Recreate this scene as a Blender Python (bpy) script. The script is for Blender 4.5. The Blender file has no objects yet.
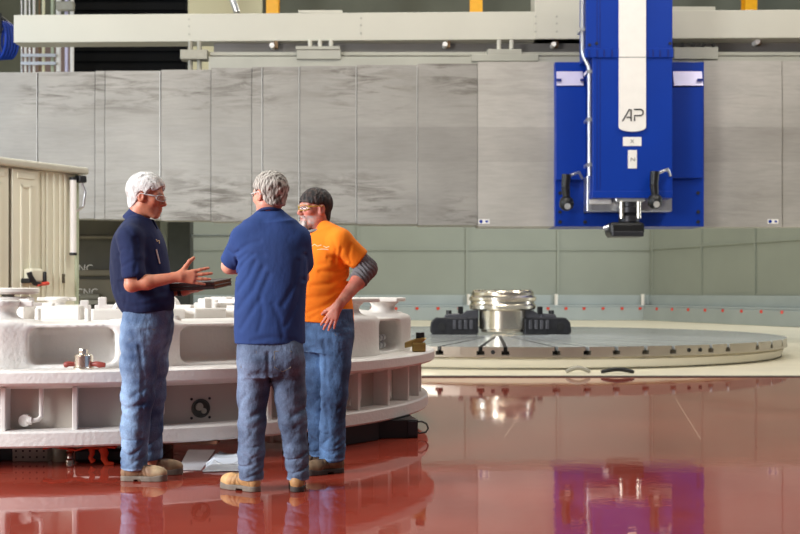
import bpy, bmesh, math, random
import numpy as np
import openvdb as vdb
from mathutils import Vector, Matrix
random.seed(7)
RNG = np.random.default_rng(5)
scene = bpy.context.scene
COL = scene.collection
F, HZ, CAMZ = 1165.0, 292.0, 1.10          # focal length in pixels, horizon row, camera height
PI = math.pi

def at(px, py, Y):
    """the place at distance Y seen at pixel (px, py)"""
    return Vector(((px - 400) / F * Y, Y, CAMZ - (py - HZ) / F * Y))

def lin(r, g, b):
    def f(c):
        c /= 255.0
        return c / 12.92 if c <= 0.04045 else ((c + 0.055) / 1.055) ** 2.4
    return (f(r), f(g), f(b), 1.0)

# ---------------------------------------------------------------- materials
def new_mat(name):
    m = bpy.data.materials.new(name)
    m.use_nodes = True
    nt = m.node_tree
    return m, nt, nt.nodes['Principled BSDF']

def noise(nt, scale=5, detail=3, vec=None, rough=0.5, dist=0.0):
    n = nt.nodes.new('ShaderNodeTexNoise')
    n.inputs['Scale'].default_value = scale
    n.inputs['Detail'].default_value = detail
    n.inputs['Roughness'].default_value = rough
    n.inputs['Distortion'].default_value = dist
    if vec is not None:
        nt.links.new(vec, n.inputs['Vector'])
    return n

def coords(nt, scale=(1, 1, 1), loc=(0, 0, 0), rot=(0, 0, 0), kind='Object'):
    t = nt.nodes.new('ShaderNodeTexCoord')
    mp = nt.nodes.new('ShaderNodeMapping')
    mp.inputs['Scale'].default_value = scale
    mp.inputs['Location'].default_value = loc
    mp.inputs['Rotation'].default_value = rot
    nt.links.new(t.outputs[kind], mp.inputs['Vector'])
    return mp.outputs['Vector']

def ramp(nt, fac, stops):
    r = nt.nodes.new('ShaderNodeValToRGB')
    el = r.color_ramp.elements
    while len(el) > 1:
        el.remove(el[-1])
    el[0].position, el[0].color = stops[0]
    for p, c in stops[1:]:
        e = el.new(p)
        e.color = c
    nt.links.new(fac, r.inputs['Fac'])
    return r.outputs['Color']

def mix(nt, a, b, fac, mode='MIX'):
    m = nt.nodes.new('ShaderNodeMix')
    m.data_type = 'RGBA'
    m.blend_type = mode
    for sock, v in ((m.inputs[0], fac), (m.inputs[6], a), (m.inputs[7], b)):
        if isinstance(v, bpy.types.NodeSocket):
            nt.links.new(v, sock)
        else:
            sock.default_value = v
    return m.outputs[2]

def bump(nt, height, strength=0.2, dist=0.01):
    b = nt.nodes.new('ShaderNodeBump')
    b.inputs['Strength'].default_value = strength
    b.inputs['Distance'].default_value = dist
    nt.links.new(height, b.inputs['Height'])
    return b.outputs['Normal']

def simple(name, rgb, rough=0.5, metal=0.0, var=0.08, vscale=6, bmp=0.0, bscale=60, coat=0.0, spec=0.5, bdist=0.004):
    m, nt, p = new_mat(name)
    c = lin(*rgb)
    if var:
        v = coords(nt)
        n = noise(nt, vscale, 4, v)
        lo = tuple(x * (1 - var) for x in c[:3]) + (1,)
        hi = tuple(min(1, x * (1 + var)) for x in c[:3]) + (1,)
        nt.links.new(ramp(nt, n.outputs['Fac'], [(0.3, lo), (0.7, hi)]), p.inputs['Base Color'])
    else:
        p.inputs['Base Color'].default_value = c
    p.inputs['Roughness'].default_value = rough
    p.inputs['Metallic'].default_value = metal
    p.inputs['Specular IOR Level'].default_value = spec
    p.inputs['Coat Weight'].default_value = coat
    if bmp:
        n2 = noise(nt, bscale, 3, coords(nt))
        nt.links.new(bump(nt, n2.outputs['Fac'], bmp, bdist), p.inputs['Normal'])
    return m

def vcol_mat(name, rough=0.6, bmp=0.15, bscale=300, var=0.1, vscale=40, sss=0.0, sheen=0.0, bdist=0.002, vec_scale=(1, 1, 1)):
    """material whose pigment is stored per vertex"""
    m, nt, p = new_mat(name)
    a = nt.nodes.new('ShaderNodeAttribute')
    a.attribute_name = 'pigment'
    n = noise(nt, vscale, 4, coords(nt, vec_scale))
    g = ramp(nt, n.outputs['Fac'], [(0.25, (1 - var,) * 3 + (1,)), (0.75, (1 + var,) * 3 + (1,))])
    nt.links.new(mix(nt, a.outputs['Color'], g, 1.0, 'MULTIPLY'), p.inputs['Base Color'])
    p.inputs['Roughness'].default_value = rough
    p.inputs['Sheen Weight'].default_value = sheen
    if sss:
        p.inputs['Subsurface Weight'].default_value = sss
        p.inputs['Subsurface Radius'].default_value = (0.01, 0.004, 0.002)
        p.inputs['Subsurface Scale'].default_value = 0.5
    if bmp:
        n2 = noise(nt, bscale, 3, coords(nt, vec_scale))
        nt.links.new(bump(nt, n2.outputs['Fac'], bmp, bdist), p.inputs['Normal'])
    return m

# ---------------------------------------------------------------- mesh helpers
class MB:
    """collects shapes into one mesh"""
    def __init__(self):
        self.v, self.f = [], []
    def add(self, vs, fs):
        o = len(self.v)
        self.v += [tuple(x) for x in vs]
        self.f += [tuple(i + o for i in f) for f in fs]
        return self
    def box(self, lo, hi, M=None):
        x0, y0, z0 = lo
        x1, y1, z1 = hi
        vs = [(x0, y0, z0), (x1, y0, z0), (x1, y1, z0), (x0, y1, z0), (x0, y0, z1), (x1, y0, z1), (x1, y1, z1), (x0, y1, z1)]
        if M is not None:
            vs = [M @ Vector(v) for v in vs]
        return self.add(vs, [(0, 3, 2, 1), (4, 5, 6, 7), (0, 1, 5, 4), (1, 2, 6, 5), (2, 3, 7, 6), (3, 0, 4, 7)])
    def lathe(self, prof, n=32, M=None, a0=0, a1=2 * PI, cap=True):
        """profile of (r, z) turned about z"""
        full = abs(a1 - a0 - 2 * PI) < 1e-6
        m = n if full else n + 1
        vs, fs = [], []
        for i in range(m):
            a = a0 + (a1 - a0) * i / n
            for r, z in prof:
                vs.append((r * math.cos(a), r * math.sin(a), z))
        k = len(prof)
        for i in range(n):
            j = (i + 1) % m
            for q in range(k - 1):
                fs.append((i * k + q, j * k + q, j * k + q + 1, i * k + q + 1))
        if cap and full:
            if prof[0][0] > 1e-5:
                fs.append(tuple(i * k for i in range(m))[::-1])
            if prof[-1][0] > 1e-5:
                fs.append(tuple(i * k + k - 1 for i in range(m)))
        if M is not None:
            vs = [M @ Vector(v) for v in vs]
        return self.add(vs, fs)
    def cyl(self, a, b, r, r2=None, n=16):
        a, b = Vector(a), Vector(b)
        d = b - a
        M = Matrix.Translation(a) @ d.to_track_quat('Z', 'Y').to_matrix().to_4x4()
        return self.lathe([(r, 0), (r if r2 is None else r2, d.length)], n, M)
    def tube(self, pts, r, n=8, closed=False):
        pts = [Vector(p) for p in pts]
        vs, fs = [], []
        N = len(pts)
        prev = None
        for i, p in enumerate(pts):
            if closed:
                t = pts[(i + 1) % N] - pts[i - 1]
            else:
                t = pts[min(i + 1, N - 1)] - pts[max(i - 1, 0)]
            t.normalize()
            if prev is None:
                up = Vector((0, 0, 1)) if abs(t.z) < 0.9 else Vector((1, 0, 0))
                s = t.cross(up).normalized()
            else:
                s = (prev - t * prev.dot(t)).normalized()
            prev = s
            w = t.cross(s)
            rr = r[i] if isinstance(r, (list, tuple)) else r
            for k in range(n):
                a = 2 * PI * k / n
                vs.append(p + s * (rr * math.cos(a)) + w * (rr * math.sin(a)))
        for i in range(N if closed else N - 1):
            j = (i + 1) % N
            for k in range(n):
                k2 = (k + 1) % n
                fs.append((i * n + k, i * n + k2, j * n + k2, j * n + k))
        if not closed:
            fs.append(tuple(range(n))[::-1])
            fs.append(tuple((N - 1) * n + k for k in range(n)))
        return self.add(vs, fs)
    def prism(self, pts, z0, z1, M=None):
        """outline of (x, y) pushed from z0 to z1"""
        n = len(pts)
        vs = [(x, y, z0) for x, y in pts] + [(x, y, z1) for x, y in pts]
        if M is not None:
            vs = [M @ Vector(v) for v in vs]
        fs = [tuple(range(n))[::-1], tuple(range(n, 2 * n))]
        fs += [(i, (i + 1) % n, n + (i + 1) % n, n + i) for i in range(n)]
        return self.add(vs, fs)
    def build(self, name, mat, parent=None, smooth=None, bevel=0.0, loc=None, segs=2):
        me = bpy.data.meshes.new(name)
        me.from_pydata(self.v, [], self.f)
        bm = bmesh.new()
        bm.from_mesh(me)
        bmesh.ops.recalc_face_normals(bm, faces=bm.faces)
        bm.to_mesh(me)
        bm.free()
        o = bpy.data.objects.new(name, me)
        COL.objects.link(o)
        for m in (mat if isinstance(mat, (list, tuple)) else [mat]):
            me.materials.append(m)
        if parent:
            o.parent = parent
        if loc is not None:
            o.location = loc
        if bevel:
            b = o.modifiers.new('edge', 'BEVEL')
            b.width = bevel
            b.segments = segs
            b.limit_method = 'ANGLE'
            b.angle_limit = 0.6
        if smooth:
            me.shade_smooth()
            me.set_sharp_from_angle(angle=smooth)
        return o

# frame for upright sheets: (x, z) outline pushed along y.  prism(x, z) with M = UP
UP = Matrix(((1, 0, 0, 0), (0, 0, -1, 0), (0, 1, 0, 0), (0, 0, 0, 1)))   # (x,y,z)->(x,-z,y)

def empty(name, loc=(0, 0, 0)):
    o = bpy.data.objects.new(name, None)
    o.empty_display_size = 0.1
    COL.objects.link(o)
    o.location = loc
    return o

def tag(o, label=None, cat=None, group=None, kind=None):
    if label: o['label'] = label
    if cat: o['category'] = cat
    if group: o['group'] = group
    if kind: o['kind'] = kind
    return o

def thing(name, loc, label, cat, group=None):
    return tag(empty(name, loc), label, cat, group)

def structure(o, label=None, cat=None):
    return tag(o, label, cat, None, 'structure')

# ---------------------------------------------------------------- signed distance modelling
def smin(a, b, k):
    if k <= 0:
        return np.minimum(a, b)
    h = np.maximum(k - np.abs(a - b), 0.0) / k
    return np.minimum(a, b) - h * h * k * 0.25

def smax(a, b, k):
    return -smin(-a, -b, k)

def d_cap(X, Y, Z, a, b, ra, rb=None):
    rb = ra if rb is None else rb
    ax, ay, az = a
    bx, by, bz = b[0] - ax, b[1] - ay, b[2] - az
    L = bx * bx + by * by + bz * bz + 1e-12
    t = np.clip(((X - ax) * bx + (Y - ay) * by + (Z - az) * bz) / L, 0, 1)
    return np.sqrt((X - ax - t * bx) ** 2 + (Y - ay - t * by) ** 2 + (Z - az - t * bz) ** 2) - (ra + (rb - ra) * t)

def d_ell(X, Y, Z, c, r):
    x, y, z = X - c[0], Y - c[1], Z - c[2]
    k0 = np.sqrt((x / r[0]) ** 2 + (y / r[1]) ** 2 + (z / r[2]) ** 2)
    k1 = np.sqrt((x / r[0] ** 2) ** 2 + (y / r[1] ** 2) ** 2 + (z / r[2] ** 2) ** 2) + 1e-6
    return k0 * (k0 - 1) / k1

def d_box(X, Y, Z, h, r):
    qx, qy, qz = np.abs(X) - h[0] + r, np.abs(Y) - h[1] + r, np.abs(Z) - h[2] + r
    o = np.sqrt(np.maximum(qx, 0) ** 2 + np.maximum(qy, 0) ** 2 + np.maximum(qz, 0) ** 2)
    return o + np.minimum(np.maximum(qx, np.maximum(qy, qz)), 0) - r

def wob(X, Y, Z, freq, seed, n=5):
    """smooth wobble made of a few sines, about -1..1"""
    r = np.random.default_rng(seed)
    out = 0
    for i in range(n):
        k = r.normal(size=3)
        k *= freq * (0.6 + 0.8 * r.random()) / np.linalg.norm(k)
        out = out + np.sin(k[0] * X + k[1] * Y + k[2] * Z + r.random() * 6.28)
    return out / (n ** 0.5 * 0.9)

class Vox:
    def __init__(self, lo, hi, h):
        self.lo, self.h = np.array(lo, float), h
        n = [int(math.ceil((hi[i] - lo[i]) / h)) + 1 for i in range(3)]
        self.ax = [np.float32(lo[i]) + np.arange(n[i], dtype=np.float32) * np.float32(h) for i in range(3)]
        self.d = np.full(n, 0.25, np.float32)
    def win(self, lo, hi):
        s = []
        for i in range(3):
            a = int(np.clip((lo[i] - self.lo[i]) / self.h, 0, len(self.ax[i]) - 1))
            b = int(np.clip((hi[i] - self.lo[i]) / self.h + 2, 1, len(self.ax[i])))
            s.append(slice(a, max(b, a + 1)))
        s = tuple(s)
        return s, self.ax[0][s[0]][:, None, None], self.ax[1][s[1]][None, :, None], self.ax[2][s[2]][None, None, :]
    def all(self):
        return self.win(self.lo, [a[-1] for a in self.ax])
    def cap(self, a, b, ra, rb=None, k=0.02):
        rb = ra if rb is None else rb
        m = max(ra, rb) + 0.06
        s, X, Y, Z = self.win([min(a[i], b[i]) - m for i in range(3)], [max(a[i], b[i]) + m for i in range(3)])
        self.d[s] = smin(self.d[s], d_cap(X, Y, Z, a, b, ra, rb), k)
    def chain(self, pts, rs, k=0.02):
        for i in range(len(pts) - 1):
            self.cap(pts[i], pts[i + 1], rs[i], rs[i + 1], k)
    def ell(self, c, r, k=0.02):
        s, X, Y, Z = self.win([c[i] - r[i] - 0.06 for i in range(3)], [c[i] + r[i] + 0.06 for i in range(3)])
        self.d[s] = smin(self.d[s], d_ell(X, Y, Z, c, r), k)
    def stack(self, rows, yaw=0.0, k=0.03, e=2.3):
        """rows of (z, cx, cy, half along, half across); 'along' is the yaw direction"""
        rows = sorted(rows)
        R = np.array(rows, float)
        z0, z1 = R[0, 0], R[-1, 0]
        m = R[:, 3:].max() + 0.1
        s, X, Y, Z = self.win((R[:, 1].min() - m, R[:, 2].min() - m, z0 - 0.08), (R[:, 1].max() + m, R[:, 2].max() + m, z1 + 0.08))
        zc = np.clip(Z, z0, z1)
        ip = lambda j: spline(R[:, 0], R[:, j], zc)
        cx, cy, ra, rb = ip(1), ip(2), ip(3), ip(4)
        x, y = X - cx, Y - cy
        c_, s_ = math.cos(yaw), math.sin(yaw)
        u, v = (x * c_ + y * s_), (-x * s_ + y * c_)
        q = ((np.abs(u) / ra) ** e + (np.abs(v) / rb) ** e + 1e-9) ** (1 / e)
        d = (q - 1) * np.minimum(ra, rb) * 0.9
        d = np.maximum(d, np.maximum(z0 - Z, Z - z1))
        self.d[s] = smin(self.d[s], d.astype(np.float32), k)
    def cut(self, p, n, k=0.006):
        """removes what lies on the n side of the plane through p"""
        n = Vector(n).normalized()
        s, X, Y, Z = self.all()
        pl = (X - p[0]) * n[0] + (Y - p[1]) * n[1] + (Z - p[2]) * n[2]
        self.d = smax(self.d, pl.astype(np.float32), k)
    def crease(self, pts, w=0.012, depth=0.006):
        """a fold line through points (x, z) seen from the camera side"""
        P = np.array(pts, float)
        m = 3 * w
        s, X, Y, Z = self.win((P[:, 0].min() - m, -9, P[:, 1].min() - m), (P[:, 0].max() + m, 9, P[:, 1].max() + m))
        D = 9.0
        X2, Z2 = X[:, 0, :], Z[0, :, :]
        for i in range(len(P) - 1):
            a, b = P[i], P[i + 1] - P[i]
            t = np.clip(((X2 - a[0]) * b[0] + (Z2 - a[1]) * b[1]) / (b @ b + 1e-9), 0, 1)
            D = np.minimum(D, np.hypot(X2 - a[0] - t * b[0], Z2 - a[1] - t * b[1]))
        g = depth * (np.exp(-(D / w) ** 2) - 0.55 * np.exp(-(D / (2.2 * w)) ** 2))
        self.d[s] += g[:, None, :].astype(np.float32)
    def mesh(self, name, mat, parent=None, color=None, adapt=0.0):
        arr = np.clip(self.d, -4 * self.h, 4 * self.h).astype(np.float32)
        for ax in range(3):                       # closed at the edge of the grid
            sl = [slice(None)] * 3
            for e in (0, -1):
                sl[ax] = e
                arr[tuple(sl)] = 4 * self.h
        g = vdb.FloatGrid(background=4 * self.h)
        g.copyFromArray(arr)
        pts, quads = g.convertToQuads(isovalue=0.0)
        pts = pts.astype(np.float64) * self.h + self.lo
        quads = np.asarray(quads)
        me = bpy.data.meshes.new(name)
        me.vertices.add(len(pts))
        me.vertices.foreach_set('co', pts.astype(np.float32).ravel())
        me.loops.add(quads.size)
        me.polygons.add(len(quads))
        # outward faces
        a, b, c = pts[quads[:, 0]], pts[quads[:, 1]], pts[quads[:, 2]]
        vol = np.einsum('ij,ij->i', a, np.cross(b, c)).sum()
        if vol < 0:
            quads = quads[:, ::-1]
        me.loops.foreach_set('vertex_index', quads.astype(np.int32).ravel())
        me.polygons.foreach_set('loop_start', np.arange(0, quads.size, 4, dtype=np.int32))
        me.update(calc_edges=True)
        me.validate()
        me.shade_smooth()
        if color is not None:
            cc = np.ones((len(pts), 4), np.float32)
            cc[:, :3] = color(pts)
            at_ = me.attributes.new('pigment', 'FLOAT_COLOR', 'POINT')
            at_.data.foreach_set('color', cc.ravel())
        me.materials.append(mat)
        o = bpy.data.objects.new(name, me)
        COL.objects.link(o)
        if parent:
            o.parent = parent
        return o

def spline(xs, ys, x):
    """smooth interpolation through sorted samples"""
    xs, ys = np.asarray(xs, float), np.asarray(ys, float)
    if len(xs) < 3:
        return np.interp(x, xs, ys)
    m = np.gradient(ys, xs)
    i = np.clip(np.searchsorted(xs, x) - 1, 0, len(xs) - 2)
    h = xs[i + 1] - xs[i]
    t = (x - xs[i]) / h
    return ((1 + 2 * t) * (1 - t) ** 2 * ys[i] + t * (1 - t) ** 2 * h * m[i] + t * t * (3 - 2 * t) * ys[i + 1] + t * t * (t - 1) * h * m[i + 1])
# ================================================================ materials of the hall
def floor_mat():
    m, nt, p = new_mat('red_epoxy')
    v = coords(nt, (1, 1, 1))
    n = noise(nt, 0.9, 6, v, 0.6)
    c = ramp(nt, n.outputs['Fac'], [(0.3, lin(134, 46, 33)), (0.6, lin(152, 62, 47)), (0.8, lin(168, 86, 70))])
    fine = noise(nt, 12, 8, coords(nt, (0.8, 1.6, 1)), 0.8)
    c = mix(nt, c, lin(186, 110, 96), ramp(nt, fine.outputs['Fac'], [(0.54, (0, 0, 0, 1)), (0.72, (0.6,) * 3 + (1,))]))
    # two filled saw cuts running away across the floor
    geo = nt.nodes.new('ShaderNodeNewGeometry')
    sep = nt.nodes.new('ShaderNodeSeparateXYZ')
    nt.links.new(geo.outputs['Position'], sep.inputs[0])
    def M(op, a, b):
        q = nt.nodes.new('ShaderNodeMath')
        q.operation = op
        for s, w in zip(q.inputs, (a, b)):
            if isinstance(w, bpy.types.NodeSocket): nt.links.new(w, s)
            else: s.default_value = w
        return q.outputs[0]
    k = M('SUBTRACT', sep.outputs[0], M('MULTIPLY', sep.outputs[1], 0.18))
    lines = None
    for off, y0, y1 in ((-0.80, 8.9, 10.9), (0.68, 8.7, 12.1)):
        w = M('LESS_THAN', M('ABSOLUTE', M('SUBTRACT', k, off), 0), 0.006)
        w = M('MULTIPLY', w, M('MULTIPLY', M('GREATER_THAN', sep.outputs[1], y0), M('LESS_THAN', sep.outputs[1], y1)))
        lines = w if lines is None else M('MAXIMUM', lines, w)
    c = mix(nt, c, lin(205, 150, 130), M('MULTIPLY', lines, 0.7))
    nt.links.new(c, p.inputs['Base Color'])
    rn = noise(nt, 3, 4, v)
    nt.links.new(ramp(nt, rn.outputs['Fac'], [(0.3, (0.02,) * 3 + (1,)), (0.7, (0.05,) * 3 + (1,))]), p.inputs['Roughness'])
    p.inputs['IOR'].default_value = 1.45
    p.inputs['Specular IOR Level'].default_value = 0.46
    p.inputs['Coat Weight'].default_value = 0.08
    p.inputs['Coat Roughness'].default_value = 0.04
    b1 = noise(nt, 5, 3, coords(nt, (1, 1, 1)), 0.5, 0.4)
    b2 = noise(nt, 22, 4, coords(nt, (0.5, 1, 1)), 0.6, 0.5)
    nb = bump(nt, mix(nt, b1.outputs['Color'], b2.outputs['Color'], 0.15), 0.22, 0.0035)
    nt.links.new(nb, p.inputs['Normal'])
    nt.links.new(nb, p.inputs['Coat Normal'])
    return m

def steel_sheet(name, k, wear):
    m, nt, p = new_mat(name)
    v = coords(nt, (1, 1, 1), kind='Object')
    n1 = noise(nt, 0.55, 5, coords(nt, (1, 1, 1.6)), 0.55)
    c = ramp(nt, n1.outputs['Fac'], [(0.28, lin(140 * k, 136 * k, 130 * k)), (0.55, lin(153 * k, 149 * k, 143 * k)), (0.8, lin(166 * k, 161 * k, 154 * k))])
    # dark oily wipe marks, long and level, only here and there
    n2 = noise(nt, 1.3, 6, coords(nt, (0.7, 1, 4.5), (3.1, 0, 0.4)), 0.7, 0.8)
    sm = ramp(nt, n2.outputs['Fac'], [(0.47, (0, 0, 0, 1)), (0.64, (0.75,) * 3 + (1,))])
    n4 = noise(nt, 0.42, 2, coords(nt, (1, 1, 1), (7.3, 0, 2.1)))
    msk = ramp(nt, n4.outputs['Fac'], [(0.36, (0, 0, 0, 1)), (0.52, (1, 1, 1, 1))])
    sep = nt.nodes.new('ShaderNodeSeparateXYZ')
    nt.links.new(coords(nt), sep.inputs[0])
    mr = nt.nodes.new('ShaderNodeMath'); mr.operation = 'SUBTRACT'; mr.inputs[1].default_value = 4.1
    nt.links.new(sep.outputs[2], mr.inputs[0])
    ab = nt.nodes.new('ShaderNodeMath'); ab.operation = 'ABSOLUTE'
    nt.links.new(mr.outputs[0], ab.inputs[0])
    ends = ramp(nt, ab.outputs[0], [(0.45, (0.12,) * 3 + (1,)), (0.95, (wear,) * 3 + (1,))])
    msk = mix(nt, msk, ends, 1.0, 'MULTIPLY')
    c = mix(nt, c, lin(78, 70, 62), mix(nt, sm, msk, 1.0, 'MULTIPLY'))
    n3 = noise(nt, 26, 4, coords(nt, (0.12, 1, 1)))
    c = mix(nt, c, ramp(nt, n3.outputs['Fac'], [(0.3, (0.95,) * 3 + (1,)), (0.7, (1.04,) * 3 + (1,))]), 1.0, 'MULTIPLY')
    nt.links.new(c, p.inputs['Base Color'])
    p.inputs['Metallic'].default_value = 0.35
    p.inputs['Roughness'].default_value = 0.45
    return m

M_floor = floor_mat()
M_cream_floor = simple('cream_floor', (222, 214, 190), 0.35, var=0.06, vscale=1.2)
M_edge = simple('edge_steel', (92, 90, 84), 0.5, 0.4)
M_green_wall = simple('pale_green_sheet', (144, 150, 140), 0.55, var=0.05, vscale=0.6)
M_ledge = simple('ledge_grey', (160, 170, 170), 0.45, var=0.06, vscale=1.0)
M_dark_wall = simple('hall_dark_wall', (112, 114, 100), 0.8, var=0.12, vscale=0.5)
M_pale_wall = simple('hall_pale_wall', (226, 220, 186), 0.8, var=0.05, vscale=0.4)
M_brown_wall = simple('hall_brown_wall', (128, 108, 102), 0.8, var=0.1, vscale=0.6)
M_louvre = simple('black_louvre', (7, 7, 8), 0.8, var=0.1, spec=0.2)
M_sheet_worn = [steel_sheet('way_cover_steel', 1.0, 1.0), steel_sheet('way_cover_steel_shaded', 0.98, 1.0)]  # second copy is darker: shading of the middle facet put into its tone
M_sheet_clean = [steel_sheet('way_cover_clean', 1.18, 0.2), steel_sheet('way_cover_clean_shaded', 1.14, 0.2)]
M_joint_lit = simple('joint_edge_lit', (190, 188, 184), 0.35, 0.3, var=0.05)
M_beam = simple('beam_cream_paint', (196, 193, 179), 0.45, var=0.03, vscale=0.7)
M_rail = simple('rail_grey', (170, 168, 156), 0.4, 0.2, var=0.06, vscale=1.5)
M_shadowgap = simple('rail_back_shade', (132, 127, 122), 0.6, var=0.06, vscale=1.0)  # darker grey: shade between beam and rail put into the plate's colour
M_rust = simple('rail_brown', (118, 92, 62), 0.6, var=0.2, vscale=2)
M_yellow = simple('yellow_paint', (240, 172, 10), 0.45, var=0.05)
M_blue = simple('machine_blue', (0, 50, 148), 0.4, var=0.06, vscale=1.2, spec=0.3)
M_bluedark = simple('machine_blue_dark', (10, 34, 118), 0.35, var=0.06, vscale=1.2)
M_white = simple('label_white', (236, 232, 226), 0.4, var=0.02)
M_lav = simple('pale_plate', (205, 200, 228), 0.35, 0.2, var=0.04)
M_black = simple('black_plastic', (14, 14, 15), 0.4, var=0.1, vscale=20)
M_ink = simple('black_ink', (24, 24, 26), 0.5, var=0)
M_grey_ink = simple('grey_ink', (110, 110, 108), 0.5, var=0)
M_alu = simple('aluminium', (205, 205, 208), 0.28, 0.8, var=0.06, vscale=8)
M_chrome = simple('turned_steel', (236, 226, 208), 0.24, 1.0, var=0.04, vscale=30)
M_dark_steel = simple('dark_steel', (52, 52, 56), 0.38, 0.5, var=0.2, vscale=12)
M_jaw_grey = simple('jaw_grey', (98, 98, 104), 0.35, 0.6, var=0.15, vscale=10)
M_table_rim = simple('table_rim_steel', (205, 196, 180), 0.28, 0.85, var=0.12, vscale=1.0)
M_table_top = simple('table_top_steel', (196, 200, 200), 0.2, 0.4, var=0.18, vscale=1.6)
M_slot = simple('slot_dark', (22, 20, 18), 0.6, 0.2)
M_table_base = simple('table_base_white', (238, 232, 214), 0.4, var=0.03, vscale=1.0)
M_casting = simple('white_primer', (224, 219, 213), 0.42, var=0.03, vscale=3, bmp=0.35, bscale=38, bdist=0.012)
M_casting2 = simple('white_primer_fine', (222, 216, 209), 0.45, var=0.04, vscale=3, bmp=0.2, bscale=60, bdist=0.006)
M_drum = simple('drum_grey_primer', (176, 168, 158), 0.42, var=0.05, vscale=2)
M_cab = simple('enclosure_cream', (226, 222, 200), 0.4, var=0.03, vscale=1.0)
M_cab_cap = simple('enclosure_cap_grey', (190, 186, 170), 0.4, 0.2, var=0.12, vscale=3)
M_cab_green = simple('enclosure_edge_green', (176, 184, 158), 0.4, var=0.04)
M_gap = simple('panel_gap', (96, 90, 74), 0.7, var=0)
M_olive = simple('machine_olive_dark', (78, 74, 62), 0.5, var=0.15, vscale=1.5)
M_olive2 = simple('machine_brown', (120, 112, 94), 0.5, var=0.15, vscale=1.5)
M_pillar = simple('pillar_dark_grey', (62, 66, 62), 0.6, var=0.1)
M_red = simple('red_plastic', (215, 62, 38), 0.4, var=0.05)
M_orange_strap = simple('orange_webbing', (214, 66, 24), 0.7, var=0.15, vscale=20, bmp=0.3, bscale=200)
M_wood = simple('cribbing_wood', (104, 62, 40), 0.75, var=0.3, vscale=8, bmp=0.3, bscale=40)
M_stand = simple('stand_grey', (158, 154, 140), 0.5, 0.2, var=0.1, vscale=8)
M_brass = simple('brass_olive', (170, 142, 84), 0.32, 0.7, var=0.15, vscale=20)
M_redcable = simple('red_oxide', (138, 54, 44), 0.5, var=0.1)
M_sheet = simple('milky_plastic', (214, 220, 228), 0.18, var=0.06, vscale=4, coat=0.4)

# ================================================================ setting
b = MB().box((-22, -6, -0.3), (22, 15.05, 0.0))
structure(b.build('floor', M_floor))
b = MB().box((-22, 15.12, -0.3), (26, 62, 0.02))
structure(b.build('floor', M_cream_floor))
b = MB().box((-22, 15.05, -0.3), (26, 15.12, 0.012))
structure(b.build('trim_1', M_edge))

# back wall of pale green sheet panels with battens, then a stretch that turns towards the camera
b = MB()
xl, xc_ = at(188, 0, 45).x, at(650, 0, 45).x
b.box((xl, 45, 0.02), (xc_, 45.3, 8.6))
for px in (283, 358, 467, 558):
    x = at(px, 0, 45).x
    b.box((x - 0.05, 44.94, 0.8), (x + 0.05, 45, 8.6))
for z in (2.75, 1.02, 5.6):
    b.box((xl, 44.96, z - 0.04), (xc_, 45, z + 0.04))
structure(b.build('wall_back', M_green_wall))
A, B = Vector((xc_, 45, 0)), Vector((at(840, 0, 34.5).x, 34.5, 0))
L = (B - A).length
ang = math.atan2(B.y - A.y, B.x - A.x)
MW = Matrix.Translation(A) @ Matrix.Rotation(ang, 4, 'Z')
b = MB().box((0, 0, 0.02), (L, 0.3, 8.6), MW)
for t in (0.02, 0.33, 0.62, 0.9):
    b.box((L * t - 0.05, -0.06, 0.8), (L * t + 0.05, 0, 8.6), MW)
for z in (2.75, 1.02):
    b.box((0, -0.04, z - 0.03), (L, 0, z + 0.03), MW)
structure(b.build('wall_right', M_green_wall))
# ledge along the foot of both walls with its red markers and pegs
def ledge(name, Mx, L, ts, pegs):
    bb = MB().box((0, -0.5, 0.02), (L, 0, 0.52), Mx).box((0, -0.42, 0.52), (L, 0, 0.60), Mx).box((0, -0.12, 0.60), (L, 0, 0.98), Mx)
    o = structure(bb.build(name, M_ledge, bevel=0.02))
    for t in ts:
        c = Mx @ Vector((L * t, -0.515, 0.47))
        MB().box((-0.055, -0.02, -0.05), (0.055, 0.02, 0.05)).build('red_marker', M_red, o, loc=c, bevel=0.01)
    for t, mt in pegs:
        c = Mx @ Vector((L * t, -0.3, 0.6))
        MB().cyl((0, 0, 0), (0, 0, 0.42), 0.07 if mt is M_white else 0.05, n=10).build('peg', mt, o, loc=c)
    return o
LB = xc_ - xl
ML = Matrix.Translation((xl, 45, 0))
fx = lambda px: (at(px, 0, 44.5).x - xl) / LB
ledge('baseboard_back', ML, LB, [fx(p) for p in (352, 372, 396, 417, 438, 459, 548, 566, 584, 603, 622, 640)], [(fx(469), M_white), (fx(557), M_white), (fx(644), M_white)])
ledge('baseboard_right', MW, L, [0.03 + 0.098 * i for i in range(10)], [])

# far dark hall wall, seen over the gantry, with paler and browner bays on its left
structure(MB().box((-21.4, -6, 0.02), (-21, 52, 18)).build('wall_left', M_pale_wall))
b = MB().box((-30, 52, 0.02), (40, 52.4, 18))
structure(b.build('wall_far', M_dark_wall))
b = MB().box((at(186, 0, 50).x, 50, 0.02), (at(262, 0, 50).x, 50.3, 18))
structure(b.build('wall_bay', M_pale_wall))
b = MB().box((at(22, 0, 40).x, 40, 0.02), (at(76, 0, 40).x, 40.3, at(0, 34, 40).z))
structure(b.build('wall_lower', M_brown_wall))
# black louvred bay: slats
b = MB()
xa, xb = at(73, 0, 33).x, at(186, 0, 33).x
b.box((xa, 33.1, 0.02), (xb, 33.3, 11.5))
for i in range(39):
    z = 0.1 + i * 0.29
    b.box((xa, 32.98, z), (xb, 33.1, z + 0.20))
tag(b.build('louvred_shutter', M_louvre), 'black louvred shutter high behind the left end of the cream beam', 'shutter')

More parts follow.
